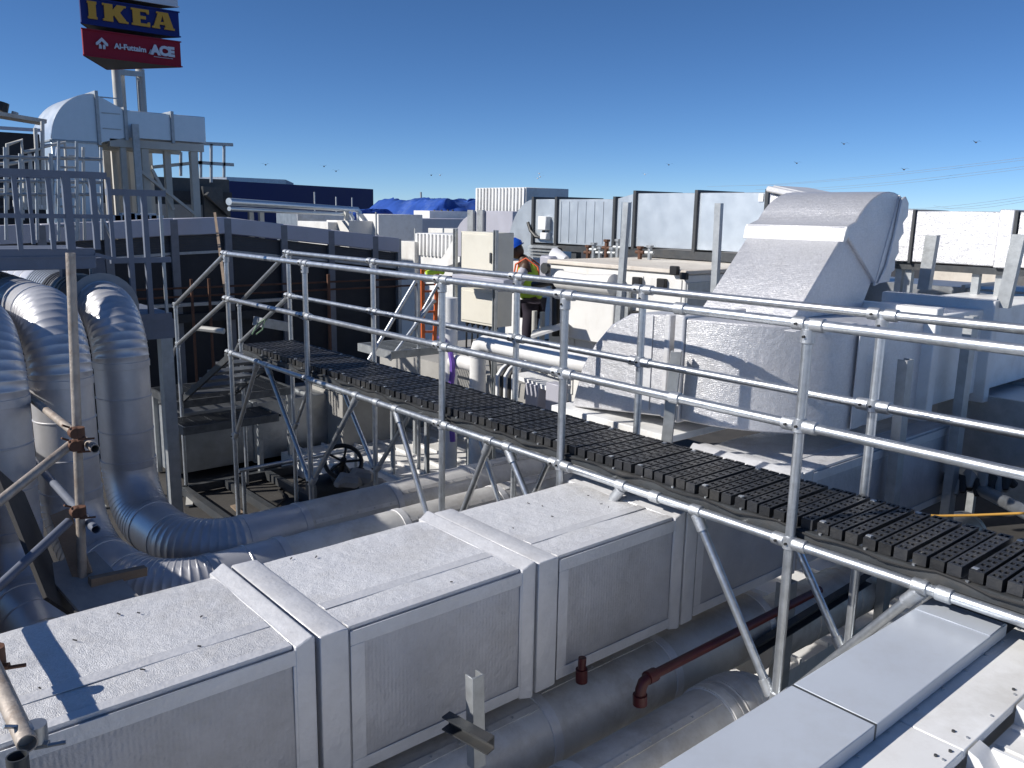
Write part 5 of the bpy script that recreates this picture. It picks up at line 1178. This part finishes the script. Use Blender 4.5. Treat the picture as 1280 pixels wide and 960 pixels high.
def glyph(polys, u0, w, z0, h, material, parent, name='letter'):
    m = MB()
    for poly in polys:
        n_ = len(poly); f_ = [SP(u0+w*a_, z0+h*b_, .10) for a_, b_ in poly]; k_ = [SP(u0+w*a_, z0+h*b_, .03) for a_, b_ in poly]
        m.add(f_+k_, [tuple(range(n_)), tuple(range(2*n_-1, n_-1, -1))]+[(i, (i+1) % n_, n_+(i+1) % n_, n_+i) for i in range(n_)])
    return m.build(name, material, parent, smooth=False)
zl, hl = zI+.24, hI*.64
I_ = [[(0.08,0),(.92,0),(.92,.14),(.84,.14),(.84,.86),(.92,.86),(.92,1),(.08,1),(.08,.86),(.16,.86),(.16,.14),(.08,.14)]]
K_ = [[(0,0),(.42,0),(.42,.32),(.46,.38),(.66,0),(1.05,0),(1.05,.10),(.98,.12),(.72,.58),(.90,.88),(.98,.90),(.98,1),(.60,1),(.42,.68),(.42,1),(0,1),(0,.88),(.07,.88),(.07,.12),(0,.12)]]
E_ = [[(0,0),(1,0),(1,.27),(.88,.27),(.84,.17),(.48,.17),(.48,.42),(.78,.42),(.78,.60),(.48,.60),(.48,.84),(.82,.84),(.86,.74),(.97,.74),(.97,1),(0,1),(0,.88),(.07,.88),(.07,.12),(0,.12)]]
A_ = [[(0,0),(.36,0),(.36,.11),(.33,.12),(.36,.26),(.40,.42),(.50,.80),(.50,1),(.22,1),(.22,.90),(.28,.88),(.07,.12),(0,.11)], [(1.04,0),(.56,0),(.56,.11),(.62,.12),(.59,.26),(.56,.42),(.50,.80),(.50,1),(.76,1),(.98,.12),(1.04,.11)], [(.355,.25),(.60,.25),(.565,.42),(.395,.42)]]
for gl_, u_, w in ((I_,.065,.105),(K_,.215,.235),(E_,.495,.185),(A_,.70,.225)): glyph(gl_, u_, w, zl, hl, M['ikea_yel'], sg)
# house emblem, words
hs = .115; hz = zS+.36; hh_ = .46
glyph([[(0,.50),(.5,1),(1,.50),(1,.30),(.86,.30),(.5,.68),(.14,.30),(0,.30)], [(.24,0),(.44,0),(.44,.28),(.36,.42),(.24,.36)], [(.56,0),(.76,0),(.76,.36),(.64,.42),(.56,.28)]], .13, hs, hz, hh_, M['sign_white'], sg, 'house_emblem')
su3 = su; nn = su.cross(UP)
def stext(s, u_, z, size, bold): 
    me = text_mesh(s, size, M['sign_white'], .02, bold); return place_text(me, SP(u_, z, .07), su if nn.dot(sn) > 0 else -su, UP, sg)
stext('Al-Futtaim', .465, zS+.54, .31, .010)
stext('ACE', .795, zS+.58, .53, .035)
for k, (u_, dz) in enumerate(((.70,.30),(.705,.40))): glyph([[(0,0),(.5,.0),(.75,1),(.55,1)]], .645, .045, zS+.40, .2, M['sign_white'], sg, 'emblem_stroke')
for k in range(16): glyph([[(0,0),(1,0),(1,1),(0,1)]], .70+k*.0125, .008, zS+.30, .025, M['sign_white'], sg, 'small_print_stroke')
# legs and ladder
def leg(px0, py0, px1, py1, d, r): 
    a_, b_ = at(px0,py0,d=d), at(px1,py1,d=d); MB().path([V(a_.x,a_.y,0.5), V(a_.x,a_.y,zS+.6)], r, 14).build('leg', M['polewhite'], sg)
leg(147,120,147,80,47,.20); leg(152.5,120,152,80,49,.19); leg(178,135,178,80,49,.22)
for k, z in enumerate((zS-.35,)): MB().beam(at(147,90,d=47), at(178,93,d=49), .2, .25).build('tie_beam', M['polewhite'], sg)
lx0 = at(172,100,d=48.5); lx1 = at(174,100,d=48.5)
for e in (lx0, lx1): MB().tube((e.x,e.y,1), (e.x,e.y,zS), .03, 6).build('ladder_rail', M['steel'], sg)
for k in range(18): MB().tube((lx0.x,lx0.y,zS-.3*k-.2), (lx1.x,lx1.y,zS-.3*k-.2), .025, 6).build('rung', M['steel'], sg)

# ------------------------------------------------------------------ small loose things near the walkway
oc = [at(1126,640,z=2.12), at(1180,643,z=2.115), at(1230,642,z=2.115), at(1290,640,z=2.12), at(1340,640,z=2.12)]
oc = [at(1126,641,x=4.32), at(1170,645,x=4.5), at(1220,644,x=4.62), at(1290,641,x=4.8), at(1345,640,x=4.9)]
tag(MB().path(oc, .007, 8).build('power_cable', M['cord']), 'orange yellow cable stretched past the deck edge at the right', 'cable')
tag(MB().tube(at(1215,606,x=7.2), at(1290,645,x=6.4), .05, 10).build('loose_pipe', M['oldsheet']), 'dull pipe lying in the shade at the right edge behind the rails', 'pipe')
for i in range(9):
    p = at(1185+i*9,612+random.uniform(-4,8),x=7.0); tag(MB().path([p, p+V(.05,.03,.08), p+V(.1,-.03,.02)], .05, 7, True, [.02,.06,.03]).build('rubble_piece', M['concrete'] if i % 2 else M['fabricdark']), 'grey lump of rubble in the shade at the right edge' if i % 2 else 'dark lump of rubble in the shade at the right edge', 'rubble', 'grey rubble lumps at the right edge' if i % 2 else 'dark rubble lumps at the right edge')

# ------------------------------------------------------------------ birds and power lines
def bird(px, py, mt, lb, s=.8):
    c_ = at(px, py, d=150); root = MB()
    rgt = Rh*s; root.path([c_-Fh*.3, c_, c_+Fh*.35], .1, 6, True, [.05,.13,.03])
    for sg_ in (1,-1): root.add([c_+Fh*.15, c_-Fh*.12, c_+rgt*sg_*.55+V(0,0,.25)-Fh*.05, c_+rgt*sg_*.55+V(0,0,.25)+Fh*.12, c_+rgt*sg_*1.1+V(0,0,.1)], [(0,1,2,3),(3,2,4)])
    tag(root.build('bird', M[mt], smooth=False), lb, 'bird', 'pale birds in the sky' if mt == 'bird_w' else 'dark birds in the sky')
for px, py in ((674,217),(675,221),(550,219),(806,218),(672,223)): bird(px, py, 'bird_w', 'pale bird flying in the blue sky above the roofs')
for px, py in ((836,206),(996,204),(539,219),(1130,212),(420,214),(405,208),(332,206),(1055,180),(1220,178)): bird(px, py, 'bird_d', 'small dark bird flying in the blue sky')
def wire(p, q, lb, sag=3):
    a_, b_ = at(*p, d=520), at(*q, d=380); e = (b_-a_)*.35
    pts = [a_.lerp(b_, t/10) - V(0,0,sag*math.sin(math.pi*t/10)*.3) for t in range(11)]; pts = [a_-e*1.2+V(0,0,3)] + pts + [b_+e*1.5+V(0,0,4)]
    tag(MB().path(pts, .055, 5).build('power_line', M['steel']), lb, 'power line', 'power lines across the right of the sky')
for p, q, lb in (((960,231),(1280,197),'topmost thin power line crossing the sky at the right'),((975,231),(1280,200),'thin power line right under the topmost one'),((1010,236),(1280,208),'upper line of the middle power line pair'),((1020,238),(1280,211),'lower line of the middle power line pair'),((1120,262),(1280,246),'highest of three low power lines over the right foil duct'),((1150,262),(1280,249),'middle of three low power lines over the right foil duct'),((1190,261),(1280,252),'lowest power line over the right foil duct')):
    wire(p, q, lb)
# distant skyline: pale low roofs and a lattice mast
random.seed(3)
for i in range(16):
    px = 470+i*9+random.uniform(-3,3); c_ = at(px,248,d=620); w = random.uniform(5,10); h = random.uniform(2.2,4.5)
    tag(MB().box((c_.x-w,c_.y-w,-9), (c_.x+w,c_.y+w,EYE.z-2.0+h)).build('distant_block', M['coping'] if i % 3 else M['concrete']), 'pale low block on the horizon beyond the tarpaulins', 'building', 'pale blocks on the horizon')
tag(MB().beam(at(526,240,d=300), at(527,262,d=300), .5, .5).build('distant_mast', M['steel']), 'thin mast standing on the horizon above the tarpaulin', 'mast')
